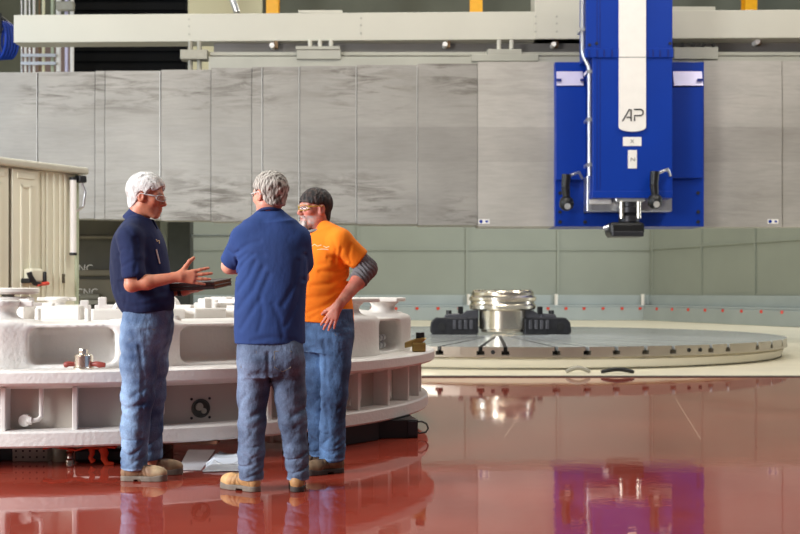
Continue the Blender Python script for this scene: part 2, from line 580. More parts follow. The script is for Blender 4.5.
# vertical service pipes at the far left
for k, (px, w, mt) in enumerate(((21.5, 2.2, M_alu), (25.5, 2.4, M_white), (29.5, 2.2, M_alu), (34, 2.6, M_white), (39.5, 2, M_rust), (43.5, 3.0, M_pale_wall), (52.5, 3.4, M_cab_green), (58.5, 5, M_white), (66.5, 3.6, M_lav), (72, 4, M_white))):
    x = at(px, 0, 31).x
    r = w / 2 / F * 31
    o = MB().cyl((0, 0, 0.02), (0, 0, 10.5), r, n=12).build('service_pipe', mt, loc=(x, 31, 0), smooth=0.7)
    nm = ('thin grey', 'thin white', 'thin grey', 'white', 'thin brown', 'cream', 'pale green', 'thick white', 'pale lilac', 'thick white')[k]
    pos = ('leftmost of the row behind the beam end', 'second from the left of the row behind the beam end', 'third from the left of the row behind the beam end',
           'fourth from the left, beside a thin brown pipe', 'between a white and a cream pipe', 'just right of the thin brown pipe', 'left of the thick white pipes',
           'right of the pale green pipe', 'between two thick white pipes', 'against the black louvred shutter')[k]
    tag(o, nm + ' vertical service pipe, ' + pos, 'pipe', 'service pipes behind the beam end')
t = thing('pipe_clamp', (at(45, 0, 30.8).x, 30.8, 0), 'grey steel clamp rails tying the vertical pipes together', 'clamp')
x0, x1 = at(21, 0, 30.8).x - t.location.x, at(56, 0, 30.8).x - t.location.x
for py in (55, 63):
    z = at(0, py, 30.8).z
    MB().box((x0, -0.03, z - 0.05), (x1, 0.03, z + 0.03)).build('rail', M_alu, t)
x0, x1 = at(57, 0, 30.7).x, at(74, 0, 30.7).x
b = MB().box((x0, 30.6, at(0, 10.5, 30.7).z), (x1, 30.8, at(0, 2, 30.7).z))
tag(b.build('junction_box', M_stand, bevel=0.02), 'grey steel junction box across the thick white pipes', 'box')

# coiled blue cable left of the beam end
t = thing('cable_coil', tuple(at(3, 40, 27)), 'coiled blue cable hanging at the left end of the cream beam', 'cable')
for k in range(5):
    r = 0.42 - 0.02 * k
    pts = [(r * 0.55 * math.cos(a) + 0.05 * (k - 2), 0.09 * (k - 2), r * 1.15 * math.sin(a)) for a in [2 * PI * i / 36 for i in range(36)]]
    MB().tube(pts, 0.035, 8, True).build('loop', M_blue, t, smooth=1)
b = MB().cyl((0.02, -0.3, 0.45), (0.02, 0.4, 0.45), 0.06)
b.box((-0.02, -0.35, 0.1), (0.06, -0.25, 0.55))
b.build('hanger', M_black, t)

# yellow columns seen over the beam
for px, dsc in ((273, 'near the pale wall bay'), (476, 'left of the blue milling ram'), (749, 'right of the blue milling ram')):
    x = at(px, 0, 48).x
    w = 6 / F * 48
    hb = MB()
    hb.box((-w, -0.3, 0.02), (w, -0.24, 16)).box((-w, 0.24, 0.02), (w, 0.3, 16)).box((-0.05, -0.24, 0.02), (0.05, 0.24, 16))
    tag(hb.build('steel_column', M_yellow, loc=(x, 48, 0)), 'yellow steel column standing behind the beam, ' + dsc, 'column', 'yellow hall columns')

# dark machine far behind the man in navy, pillar and post beside it
t = thing('parked_machine', (at(130, 0, 30).x, 30, 0.02), 'dark olive machine with CNC lettering behind the cream enclosure', 'machine')
def RX(px, Y=30): return at(px, 0, Y).x - t.location.x
def RZ(py, Y=30): return at(0, py, Y).z - 0.02
MB().box((RX(76), 0, 0), (RX(172), 1.5, RZ(205))).build('body', M_olive, t)
MB().box((RX(76), -0.25, RZ(276)), (RX(172), 0, RZ(270))).build('ledge', M_olive2, t, bevel=0.02)
MB().box((RX(76), -0.12, RZ(239)), (RX(172), 0, RZ(236))).build('ledge', M_olive2, t, bevel=0.02)
MB().box((RX(77), -0.10, RZ(302)), (RX(140), 0, RZ(279))).build('lower_panel', M_olive2, t, bevel=0.02)
MB().box((RX(88), -0.5, RZ(304)), (RX(104), -0.1, RZ(300))).cyl((RX(91), -0.3, RZ(300)), (RX(91), -0.3, RZ(294)), 0.08).cyl((RX(84), -0.3, RZ(297)), (RX(103), -0.3, RZ(297)), 0.09).build('vice', M_stand, t)
def text_mesh(body, size, mat, name, parent, loc, depth=0.004, rot=(PI / 2, 0, 0), sx=1.0):
    cu = bpy.data.curves.new(name, 'FONT')
    cu.body = body
    cu.size = size
    cu.extrude = depth
    cu.align_x, cu.align_y = 'CENTER', 'CENTER'
    o = bpy.data.objects.new(name, cu)
    COL.objects.link(o)
    dg = bpy.context.evaluated_depsgraph_get()
    me = bpy.data.meshes.new_from_object(o.evaluated_get(dg))
    bpy.data.objects.remove(o)
    me.materials.clear()
    me.materials.append(mat)
    o2 = bpy.data.objects.new(name, me)
    COL.objects.link(o2)
    o2.parent = parent
    o2.location = loc
    o2.rotation_euler = rot
    o2.scale = (sx, 1, 1)
    return o2
text_mesh('CNC', 0.26, M_white, 'lettering', t, (RX(82), -0.005, RZ(268.5)))
text_mesh('CNC', 0.26, M_white, 'lettering', t, (RX(88), -0.105, RZ(292.5)))
x0, x1 = at(168, 0, 29).x, at(190, 0, 29).x
tag(MB().box((x0, 29, 0.02), (x1, 29.5, 4.0)).build('steel_post', M_pillar, bevel=0.02), 'dark grey square steel post behind the man in the navy polo', 'post')
x0, x1 = at(160, 0, 29.3).x, at(168, 0, 29.3).x
tag(MB().box((x0, 29.3, 0.02), (x1, 29.5, 4.0)).build('channel_post', M_green_wall, bevel=0.02), 'pale green narrow channel post left of the dark square post', 'post')
x0, x1 = at(190, 0, 29.2).x, at(234, 0, 29.2).x
z0 = at(0, 236, 29.2).z
tag(MB().cyl((x0, 29.2, z0), (x1, 29.2, z0), 0.04, n=10).build('conduit', M_ledge), 'level grey conduit right of the dark square post', 'pipe')

# ================================================================ gantry milling machine
# long cream beam
t = thing('gantry_beam', (at(400, 0, 24.2).x, 24.2, 0), 'long cream steel beam running above the grey way covers', 'beam')
MB_ = Matrix.Rotation(-0.028, 4, 'Z')
bx0, bx1 = at(13, 0, 24.4).x, at(1010, 0, 23.9).x
zt, zb = at(0, 12.2, 24.2).z, at(0, 40.2, 24.2).z
MB().box((bx0, 0, zb), (bx1, 0.5, zt), MB_).build('box_beam', M_beam, t, bevel=0.015)
def TX(px, Y=24.2): return at(px, 0, Y).x - t.location.x
def TZ(py, Y=24.2): return at(0, py, Y).z
MB().box((TX(534), -0.12, zb), (TX(586), 0.6, TZ(-30))).build('column_block', M_beam, t, bevel=0.012)
MB().box((TX(298), 0.05, zt), (TX(342), 0.45, TZ(9.5))).build('top_plate', M_beam, t)
MB().box((TX(673), 0.05, zt), (TX(716), 0.45, TZ(6))).build('top_plate', M_beam, t)
for px in (188, 361, 535, 556):
    bm_ = MB()
    for py in (18, 25, 33):
        c = Vector((TX(px), 0, TZ(py)))
        y = (MB_ @ Vector((TX(px), 0, 0))).y
        if px > 500: y = -0.12
        bm_.cyl((c.x, y - 0.012, c.z), (c.x, y + 0.01, c.z), 0.022, n=8)
    bm_.build('bolt', M_rail, t)
for px, py in ((272, 45), (445, 44), (553.5, 44), (757, 41.5)):
    c = (TX(px), 0.18, TZ(py - 1))
    r = MB().cyl((c[0], -0.05, c[2] - 0.03), (c[0], 0.2, c[2] - 0.03), 0.052, n=14).build('roller', M_white, t, smooth=0.7)
    MB().box((c[0] + 0.04, 0.06, c[2] - 0.07), (c[0] + 0.11, 0.2, c[2] + 0.08)).build('roller_bracket', M_rust, t)

# cross rail behind the covers, with the strips that show between beam and covers
t = thing('cross_rail', (at(400, 0, 23.9).x, 23.9, 0), 'grey cross rail of the gantry between the cream beam and the covers', 'machine rail')
def TX(px, Y=23.9): return at(px, 0, Y).x - t.location.x
def TZ(py, Y=23.9): return at(0, py, Y).z
r0, r1 = TX(209), TX(1010)
MB().box((TX(-255), 0.02, TZ(216)), (r1, 1.4, TZ(76))).build('rail_body', M_rail, t)
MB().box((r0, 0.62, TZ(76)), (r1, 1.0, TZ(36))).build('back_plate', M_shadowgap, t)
MB().box((r0, 0.1, TZ(54.5)), (r1, 0.5, TZ(51))).build('guide_strip', M_rail, t)
MB().box((r0, 0.2, TZ(57)), (r1, 0.5, TZ(54.5))).build('wiper_strip', M_rust, t)
MB().box((r0, -0.05, TZ(76)), (r1, 0.5, TZ(57))).build('lower_strip', M_rail, t)
for px0, px1, y0, y1 in ((471, 538, 62, 55.2), (487, 521, 55.5, 50), (297, 341, 60, 51), (673, 717, 60, 48), (296, 340, 50.5, 47)):
    MB().box((TX(px0), -0.1, TZ(y0)), (TX(px1), 0.3, TZ(y1))).build('slide_block', M_rail, t, bevel=0.01)
for px in (499, 511.5, 310, 320, 331):
    MB().cyl((TX(px), 0.02, TZ(52)), (TX(px), 0.02, TZ(40)), 0.045, n=12).build('stud', M_beam, t, smooth=0.7)
for px in (681, 692, 702, 712):
    MB().cyl((TX(px), -0.13, TZ(46)), (TX(px), -0.1, TZ(46)), 0.04, n=10).build('bolt_head', M_slot, t)
t = thing('stud_block', (at(195, 0, 23.9).x, 23.9, 0), 'grey block on four studs hanging under the beam beside the louvred shutter', 'bracket')
def TX(px, Y=23.9): return at(px, 0, Y).x - t.location.x
MB().box((TX(181), -0.1, TZ(60)), (TX(208), 0.2, TZ(50.5))).build('block', M_stand, t, bevel=0.01)
for px in (190, 199):
    MB().cyl((TX(px), 0.05, TZ(50.5)), (TX(px), 0.05, TZ(41))  , 0.05).build('stud', M_stand, t, smooth=0.7)
    MB().cyl((TX(px), 0.05, TZ(72)), (TX(px), 0.05, TZ(60)), 0.05).build('stud', M_stand, t, smooth=0.7)

# telescopic steel way covers left and right of the blue slide
def cover(name, label, edges, tops, bots, step, badge, base):
    t = thing(name, (at((edges[0] + edges[-1]) / 2, 0, 23.4).x, 23.4, 0), label, 'way cover', 'telescopic way covers')
    n = len(edges) - 1
    for i in range(n):
        Yf = base - abs(step) * (i if step > 0 else n - 1 - i)
        x0, x1 = at(edges[i], 0, Yf).x - t.location.x, at(edges[i + 1], 0, Yf).x - t.location.x
        if i < n - 1 and step > 0: x1 -= 0.008
        if i > 0 and step < 0: x0 += 0.008
        z = [at(0, p, Yf).z for p in (tops[i], 127, 162, bots[i])]
        y0 = Yf - 23.4
        fr = [y0 + 0.03, y0 - 0.01, y0 + 0.012, y0]
        vs, fs = [], []
        for x in (x0, x1):
            vs += [(x, fr[k], z[k]) for k in range(4)] + [(x, 0.37, z[3]), (x, 0.37, z[0])]
        fs = [(k, k + 1, 6 + k + 1, 6 + k) for k in range(5)] + [(5, 0, 6, 11), (0, 5, 4, 3, 2, 1), (6, 7, 8, 9, 10, 11)]
        clean = (step > 0 and i == n - 1) or step < 0
        pb_ = MB().add(vs, fs)
        if not clean and edges[i + 1] in (38, 161, 263, 300, 357, 418):
            pb_.box((x1 - 0.018, y0 - 0.022, z[3] + 0.02), (x1 - 0.003, y0 + 0.02, z[0] - 0.02))  # added pale strip: light caught on the panel edge, put in as colour
        o = pb_.build('cover_panel', (M_sheet_clean if clean else M_sheet_worn) + [M_joint_lit], t)
        for pf in o.data.polygons:
            cz = sum(o.data.vertices[v].co.z for v in pf.vertices) / len(pf.vertices)
            if min(pf.vertices) >= 12: pf.material_index = 2
            elif abs(cz - (z[1] + z[2]) / 2) < 0.02 and len(pf.vertices) == 4: pf.material_index = 1
    for px, Yf in badge:
        x, z = at(px, 0, Yf).x - t.location.x, at(0, 221.5, Yf).z
        q = MB().box((x - 0.11, Yf - 23.4 - 0.006, z - 0.045), (x + 0.11, Yf - 23.4 + 0.001, z + 0.045)).build('maker_badge', M_white, t, bevel=0.004)
        MB().prism([(x - 0.06 + 0.034 * math.cos(a), z + 0.034 * math.sin(a)) for a in [2 * PI * k / 14 for k in range(14)]], 0, 0.003, Matrix.Translation((0, Yf - 23.406, 0)) @ UP @ Matrix.Scale(1, 4)).build('badge_mark', M_blue, q)
        MB().box((x + 0.03, Yf - 23.409, z - 0.02), (x + 0.08, Yf - 23.406, z + 0.02)).build('badge_mark', M_blue, q)
e = [-250, -190, -130, -75, -20, 38, 95, 105, 161, 211, 252, 263, 300, 357, 418, 478, 555]
n = len(e) - 1
cover('telescopic_cover', 'grey steel telescopic way cover left of the blue milling ram', e,
      [float(np.interp(q, [0, 90, 160, 230, 310, 400, 478], [72, 70.8, 69.5, 67, 65.5, 64, 61.5])) for q in e[:-1]],
      [float(np.interp(q, [0, 90, 165, 300, 420, 478], [218.3, 219.2, 220.6, 223.3, 225, 226.4])) for q in e[:-1]], 0.045, [(484, 23.45 - 0.045 * 11)], 23.45 + 0.045 * 4)
cover('telescopic_cover', 'grey steel telescopic way cover right of the blue milling ram', [704, 782, 860, 935, 1010], [60.4, 60.8, 61.5, 62], [227, 227, 226.5, 226], -0.045, [(773, 23.45 - 0.045)], 23.45 + 0.045 * 2)

# blue slide and ram
t = thing('milling_head', (at(629, 0, 22.8).x, 22.8, 0), 'tall blue milling ram on its slide, white stripe lettered AP', 'milling machine')
ox = t.location.x
def HX(px, Y): return at(px, 0, Y).x - ox
def HZ_(py, Y): return at(0, py, Y).z
def hbox(px0, py0, px1, py1, Yf, Yb, name, mat, bevel=0.008, parent=None):
    return MB().box((HX(px0, Yf), Yf - 22.8, HZ_(py1, Yf)), (HX(px1, Yf), Yb - 22.8, HZ_(py0, Yf))).build(name, mat, parent or t, bevel=bevel)
hbox(555, 62, 704, 226.5, 22.8, 23.76, 'slide', M_blue)
hbox(556, 86, 586, 180, 22.72, 22.8, 'wing_panel', M_blue)
hbox(672, 87, 703, 178, 22.72, 22.8, 'wing_panel', M_blue)
for a, c in ((557, 583.5), (674, 703)):
    z0, z1 = HZ_(86, 22.75), HZ_(71, 22.75)
    MB().add([(HX(a, 22.7), -0.11, z0), (HX(c, 22.7), -0.11, z0), (HX(c, 22.7), -0.01, z1), (HX(a, 22.7), -0.01, z1),
              (HX(a, 22.7), 0.0, z0), (HX(c, 22.7), 0.0, z0), (HX(c, 22.7), 0.0, z1), (HX(a, 22.7), 0.0, z1)],
             [(0, 1, 2, 3), (4, 7, 6, 5), (0, 4, 5, 1), (1, 5, 6, 2), (2, 6, 7, 3), (3, 7, 4, 0)]).build('cover_plate', M_lav, t)
for px, py in ((559, 80), (700, 80), (583, 80)):
    MB().box((HX(px, 22.68) - 0.05, -0.13, HZ_(py, 22.68) - 0.02), (HX(px, 22.68) + 0.05, -0.08, HZ_(py, 22.68) + 0.025)).build('clip', M_bluedark, t)
for px in (560, 585, 698):
    for py in (193, 212, 222):
        MB().cyl((HX(px, 22.79), -0.03, HZ_(py, 22.79)), (HX(px, 22.79), 0.01, HZ_(py, 22.79)), 0.035, n=10).build('bolt', M_ink, t)
ram = hbox(592.5, 57, 672.5, 197, 22.0, 22.8, 'ram', M_blue, 0.012)
ram_up = hbox(586, -40, 672.5, 57, 22.0, 22.8, 'ram_sleeve', M_blue, 0.012)
for px in (597, 600):
    x = HX(px, 22.0)
    MB().box((x - 0.006, -0.806, HZ_(197, 22)), (x + 0.006, -0.80, HZ_(-40, 22))).build('seam', M_bluedark, ram)
hbox(585, 48, 673.5, 57.5, 21.97, 22.1, 'ram_joint', M_blue, 0.01)
for px in (589, 597, 604, 612, 648, 653, 660, 668):
    MB().box((HX(px, 21.97) - 0.012, -0.845, HZ_(57, 21.97)), (HX(px, 21.97) + 0.012, -0.83, HZ_(50, 21.97))).build('joint_clip', M_bluedark, t)
for px, py in ((589.5, 45), (596.5, 43.5), (670, 43.5)):
    MB().cyl((HX(px, 22), -0.815, HZ_(py, 22)), (HX(px, 22), -0.79, HZ_(py, 22)), 0.03, n=10).build('bolt', M_ink, t)
hbox(592, 191, 672.8, 198, 21.985, 22.5, 'ram_foot', M_blue, 0.01)
# white stripe with rounded foot
Y = 21.955
xa, xb, zc = HX(619, Y), HX(646, Y), HZ_(127, Y)
xm, hw = (xa + xb) / 2, (xb - xa) / 2
pts = [(xa, HZ_(-40, Y)), (xa, zc)] + [(xm + hw * math.cos(a), zc - 0.085 * math.sin(-a)) for a in [PI + PI * k / 16 for k in range(17)]][1:-1] + [(xb, zc), (xb, HZ_(-40, Y))]
st = MB().prism([(x, z) for x, z in pts], 0, 0.045, Matrix.Translation((0, Y - 22.8 + 0.045, 0)) @ UP).build('stripe', M_white, t)
MB().box((xa, Y - 22.802, HZ_(57.6, Y)), (xb, Y - 22.799, HZ_(56.9, Y))).build('stripe_joint', M_grey_ink, st)
def strokes(lines, r, name, parent, y):
    for ln in lines:
        MB().tube([(HX(a, Y), y, HZ_(b_, Y)) for a, b_ in ln], r, 6).build(name, M_ink, parent)
strokes([[(622.5, 121), (629.3, 109.5), (631, 109.5), (631, 121)], [(626.5, 117.3), (631, 117.3)]], 0.014, 'letter_A', st, Y - 22.803)
strokes([[(634.5, 121), (634.5, 115.6), (641, 115.6), (643, 114), (643, 111), (641, 109.4), (634, 109.4)]], 0.014, 'letter_P', st, Y - 22.803)
p1 = hbox(623, 137, 641.5, 146, 21.99, 22.0, 'axis_plate', M_white, 0.006)
text_mesh('X', 0.10, M_grey_ink, 'lettering', p1, (HX(632, 22), 21.988 - 22.8, HZ_(141.5, 22)))
p2 = hbox(628, 150, 637, 168.5, 21.99, 22.0, 'axis_plate', M_white, 0.006)
text_mesh('Z', 0.12, M_grey_ink, 'lettering', p2, (HX(632.5, 22), 21.988 - 22.8, HZ_(159.5, 22)), rot=(PI / 2, PI / 2, 0))
# conduit down the left side
Y = 22.1
pp = [(582.5, -40), (582.5, 50), (583.5, 56), (588.5, 66), (589.5, 70), (589.5, 176)]
MB().tube([(HX(a, Y), Y - 22.8, HZ_(c, Y)) for a, c in pp], 0.04, 10).build('conduit', M_alu, t, smooth=1)
for py in (30, 72, 120, 165):
    px = 582.5 if py < 50 else 589.5
    MB().box((HX(px, Y) - 0.06, Y - 22.86, HZ_(py, Y) - 0.03), (HX(px, Y) + 0.04, Y - 22.5, HZ_(py, Y) + 0.03)).build('conduit_clip', M_alu, t)
# silver plate under the ram, spindle and probe
hbox(587, 176, 592, 211, 22.35, 22.75, 'bracket_plate', M_alu, 0.01)
hbox(587, 198, 672, 211.5, 22.4, 22.75, 'bottom_plate', M_alu, 0.01)
hbox(590, 199, 611, 204, 22.3, 22.42, 'rail_strip', M_white, 0.006)
hbox(616, 198, 645, 201.5, 22.02, 22.4, 'spindle_flange', M_alu, 0.008)
Y = 22.25
xs = HX(629, Y)
MB().lathe([(0.20, HZ_(201, Y)), (0.20, HZ_(207, Y)), (0.22, HZ_(208, Y)), (0.22, HZ_(213, Y)), (0.17, HZ_(215, Y)), (0.20, HZ_(217, Y)), (0.20, HZ_(222, Y))][::-1], 24, Matrix.Translation((xs, Y - 22.8, 0))).build('spindle', M_dark_steel, t, smooth=0.6)
for dx in (-0.17, 0.15):
    MB().cyl((xs + dx, Y - 22.97, HZ_(201, Y)), (xs + dx, Y - 22.97, HZ_(219, Y)), 0.045).build('spindle_rod', M_chrome, t, smooth=0.7)
pb = hbox(610, 222, 645, 235.5, 21.95, 22.55, 'probe_head', M_black, 0.06)
hbox(612, 231, 644, 236.5, 21.93, 22.5, 'probe_cover', M_dark_steel, 0.02)
MB().cyl((HX(602, Y), Y - 22.9, HZ_(229, Y)), (HX(610, Y), Y - 22.9, HZ_(227, Y)), 0.035, 0.06).build('probe_nozzle', M_alu, t)
# two black lamps on jointed arms
for px, py, s, Y in ((566.5, 203, -1, 22.45), (655, 201, 1, 21.8)):
    c = Vector((HX(px, Y), Y - 22.8, HZ_(py, Y)))
    lp = MB().lathe([(0.0, -0.15), (0.07, -0.14), (0.13, -0.08), (0.145, 0.0), (0.12, 0.08), (0.06, 0.13), (0.0, 0.14)], 20, Matrix.Translation(c) @ Matrix.Rotation(0.5, 4, 'X')).build('lamp', M_black, t, smooth=1)
    MB().lathe([(0.0, 0), (0.06, 0.0), (0.06, 0.02), (0.0, 0.02)], 16, Matrix.Translation(c + Vector((0.0, -0.13, -0.07))) @ Matrix.Rotation(1.9, 4, 'X')).build('lens', M_alu, lp)
    MB().cyl(c + Vector((0, 0, 0.12)), c + Vector((-0.02, 0, 0.3)), 0.07, 0.085).cyl(c + Vector((-0.02, 0, 0.3)), c + Vector((0.0, 0, 0.55)), 0.08, 0.09).build('lamp_arm', M_black, t, smooth=0.8)
    MB().tube([c + Vector((0.02, 0, 0.5)), c + Vector((0.12, 0, 0.55)), c + Vector((0.25, 0.05, 0.6)), c + Vector((0.33, 0.2, 0.5))], 0.03, 8).build('lamp_joint', M_alu, t, smooth=1)
    yb = 0.0 if s < 0 else -0.8
    MB().cyl((c.x, c.y, c.z + 0.5), (c.x, yb, c.z + 0.5), 0.05).build('lamp_stem', M_black, t)

# ================================================================ rotary table
TXC, TYC, TR = 1.78, 20.97, 4.92
TZT, TZR = 0.34, 0.196
t = thing('rotary_table', (TXC, TYC, 0.02), 'large round steel rotary table with radial slots on a white base', 'machine table')
MB().lathe([(TR - 0.16, 0.0), (TR - 0.16, 0.02), (TR - 0.08, 0.03), (TR - 0.05, TZR - 0.06), (TR - 0.09, TZR - 0.02)], 128).build('base', M_table_base, t, smooth=0.6)
MB().lathe([(TR - 0.2, TZR - 0.03), (TR - 0.2, TZT - 0.024)], 128).build('core', M_slot, t, smooth=0.6)
angs = [-68, -61, -54, -47.5, -38, -33.5, -25, -19.8, -14.5, -7.8, -3.8, 4.4, 9.5, 14.5, 19.8, 25.2, 33.6, 38.1, 47.7, 54.3, 62, 70, 77, 84, 92, 100, 110, 120, 130, 140, 150, 160, 170, 180, 190, 200, 210, 220, 230, 240, 250, 260, 268, 276, 284]
angs = [math.radians(a) for a in angs]
top, rim = MB(), MB()
def pol(r, a): return (r * math.sin(a), -r * math.cos(a))
for i, a in enumerate(angs):
    a2 = angs[(i + 1) % len(angs)] + (2 * PI if i == len(angs) - 1 else 0)
    for (gap, z0, z1, r0) in ((0.028, TZT - 0.075, TZT - 0.02, 0.9), (0.055, TZR - 0.02, TZT - 0.075, 3.6)):
        g0, g1 = gap / TR, gap / r0
        m = max(2, int((a2 - a) / 0.04))
        if a2 - a < 2.4 * g1:
            r0 = 2.4 * gap / (a2 - a); g1 = gap / r0
        outer = [pol(TR, a + g0 + (a2 - a - 2 * g0) * k / m) for k in range(m + 1)]
        inner = [pol(r0, a2 - g1), pol(r0, a + g1)]
        (top if z0 > TZR + 0.02 else rim).prism(outer + inner, z0, z1)
top.prism([pol(0.86, 2 * PI * k / 48) for k in range(48)], TZT - 0.075, TZT - 0.02)
def table_paint(o):
    o.data.materials.append(M_table_rim)
    for p in o.data.polygons:
        c = p.center
        if abs(p.normal.z) < 0.5 and math.hypot(c.x, c.y) > TR - 0.02:
            p.material_index = 1
o = top.build('faceplate', M_table_top, t); table_paint(o)
o = rim.build('rim', M_table_rim, t)
rim2 = MB().lathe([(TR + 0.01, TZR - 0.02), (TR + 0.01, TZR + 0.01), (TR - 0.3, TZR + 0.01)], 128, cap=False).build('rim_band', M_table_rim, t, smooth=0.6)
for a in (-5.8, 28.5, 31):
    x, y = pol(TR + 0.003, math.radians(a))
    MB().lathe([(0, -0.01), (0.03, -0.01), (0.03, 0.01), (0, 0.01)], 12, Matrix.Translation((x, y, TZT - 0.09)) @ Matrix.Rotation(math.radians(a), 4, 'Z') @ Matrix.Rotation(PI / 2, 4, 'X')).build('oil_hole', M_ink, t)

# bright turned workpiece
wp = thing('turned_workpiece', (TXC + 0.065, TYC, TZT), 'shiny turned steel ring workpiece clamped in the middle of the rotary table', 'workpiece')
prof = [(0.30, 0.03), (0.37, 0.04), (0.385, 0.06), (0.385, 0.40), (0.40, 0.42), (0.55, 0.44), (0.59, 0.46), (0.60, 0.52), (0.575, 0.55), (0.57, 0.59), (0.60, 0.61), (0.605, 0.66), (0.58, 0.68), (0.56, 0.70), (0.56, 0.75), (0.54, 0.78), (0.44, 0.78), (0.42, 0.75), (0.42, 0.1), (0.30, 0.03)]
MB().lathe(prof, 64, cap=False).build('body', M_chrome, wp, smooth=0.5)
for k in range(16):
    a = 2 * PI * k / 16
    MB().cyl((0.49 * math.cos(a), 0.49 * math.sin(a), 0.77), (0.49 * math.cos(a), 0.49 * math.sin(a), 0.80), 0.035, n=10).build('lug', M_chrome, wp, smooth=0.6)

def jaw(ang, label):
    t = thing('chuck_jaw', (TXC + 0.02, TYC, TZT), label, 'chuck jaw', 'chuck jaws round the workpiece')
    t.rotation_euler = (0, 0, ang)
    MB().prism([(0.42, 0.0), (1.22, 0.0), (1.26, 0.05), (1.24, 0.22), (1.16, 0.30), (0.80, 0.30), (0.62, 0.30), (0.42, 0.30)], -0.19, 0.19, UP).build('master_jaw', M_dark_steel, t, bevel=0.015)
    for k in range(4):
        x = 0.50 + 0.10 * k
        for s in (-1, 1):
            MB().box((x, s * 0.20 - 0.02, 0.10), (x + 0.055, s * 0.20 + 0.02, 0.26)).build('tooth', M_jaw_grey, t, bevel=0.006)
    MB().prism([(0.395, 0.02), (0.58, 0.02), (0.72, 0.30), (0.72, 0.34), (0.60, 0.42), (0.60, 0.43), (0.395, 0.43)], -0.13, 0.13, UP).build('top_jaw', M_jaw_grey, t, bevel=0.012)
    MB().prism([(0.72, 0.28), (1.02, 0.28), (0.98, 0.36), (0.72, 0.38)], -0.12, 0.12, UP).build('jaw_step', M_jaw_grey, t, bevel=0.012)
    for s in (-1, 1):
        MB().cyl((1.06, s * 0.19, 0.14), (1.06, s * 0.215, 0.14), 0.07, n=16).build('bolt', M_ink, t)
    MB().cyl((0.92, -0.03, 0.36), (0.92, -0.03, 0.43), 0.05, n=12).build('screw', M_black, t)
    MB().box((0.66, -0.16, 0.36), (0.75, -0.05, 0.50)).build('stop', M_black, t, bevel=0.01)
jaw(0, 'dark steel chuck jaw gripping the shiny workpiece, nearer the blue ram')
jaw(PI, 'dark steel chuck jaw gripping the shiny workpiece, nearer the white casting')

# ================================================================ cream enclosure at the left
A = at(-130, 0, 13.6); B = at(76, 0, 16.4)
A.z = B.z = 0.0
ang = math.atan2(B.y - A.y, B.x - A.x)
L = math.hypot(B.x - A.x, B.y - A.y)
t = thing('machine_enclosure', (A.x, A.y, 0.02), 'cream sheet metal machine enclosure with grey cap behind the white casting', 'enclosure')
t.rotation_euler = (0, 0, ang)
ca, sa = math.cos(ang), math.sin(ang)
def EU(px):     # distance along the face that shows at column px
    k = (px - 400) / F
    return (k * A.y - A.x) / (ca - k * sa)
def EZ(py, px):
    u = EU(px); Y = A.y + u * sa
    return at(0, py, Y).z - 0.02
HC = EZ(168, 80)
MB().box((0, 0.0, 0), (L, 2.0, HC - 0.10)).build('body', M_cab, t, bevel=0.01)
MB().box((-0.1, -0.14, HC - 0.10), (L + 0.12, 2.05, HC)).build('cap', M_cab_cap, t, bevel=0.03)
MB().box((L - 0.02, -0.03, 0), (L + 0.03, 0.3, HC - 0.1)).build('edge_strip', M_cab_green, t, bevel=0.006)
for px0, px1 in ((-100, -62), (-58, 7), (10.5, 37)):
    u0, u1 = EU(px0), EU(px1)
    d = MB().box((u0, -0.035, 0.05), (u1, 0, HC - 0.12)).build('door', M_cab, t, bevel=0.01)
    MB().box((u0 + 0.08, -0.05, HC - 0.24), (u1 - 0.08, -0.03, HC - 0.17)).build('door_rail', M_cab, d, bevel=0.006)
    MB().box((u0 + 0.13, -0.055, 0.4), (u0 + 0.17, -0.03, HC - 0.32)).box((u1 - 0.17, -0.055, 0.4), (u1 - 0.13, -0.03, HC - 0.32)).box((u0 + 0.13, -0.055, HC - 0.36), (u1 - 0.13, -0.03, HC - 0.32)).build('door_moulding', M_cab, d, bevel=0.006)
for px in (8.7, -60):
    MB().box((EU(px) - 0.018, -0.012, 0.02), (EU(px) + 0.018, 0.002, HC - 0.12)).build('door_gap', M_gap, t)
for px in (42, 47, 54, 60, 65):
    MB().box((EU(px) - 0.022, -0.018, 0.02), (EU(px) + 0.022, 0, HC - 0.12)).build('panel_rib', M_cab, t, bevel=0.008)
MB().box((EU(62), -0.02, EZ(283, 64)), (EU(64), 0, EZ(274, 63))).build('lock', M_gap, t)
# white strip lamp on its end
u = EU(68.5)
MB().cyl((u, -0.09, EZ(253, 68.5)), (u, -0.09, EZ(180, 68.5)), 0.045, n=16).build('strip_lamp', M_white, t, smooth=0.7)
for py in (254, 179):
    MB().cyl((u, -0.09, EZ(py + 1.4, 68.5)), (u, -0.09, EZ(py - 1.2, 68.5)), 0.052, n=16).build('lamp_cap', M_ink, t)
MB().box((EU(72), -0.16, HC - 0.22), (EU(79), -0.04, HC - 0.12)).build('hinge', M_ink, t, bevel=0.02)
MB().tube([(EU(76), -0.1, HC - 0.2), (EU(79), -0.12, HC - 0.35), (EU(78), -0.1, HC - 0.55), (EU(75), -0.02, HC - 0.62)], 0.02, 8).build('cable', M_alu, t, smooth=1)
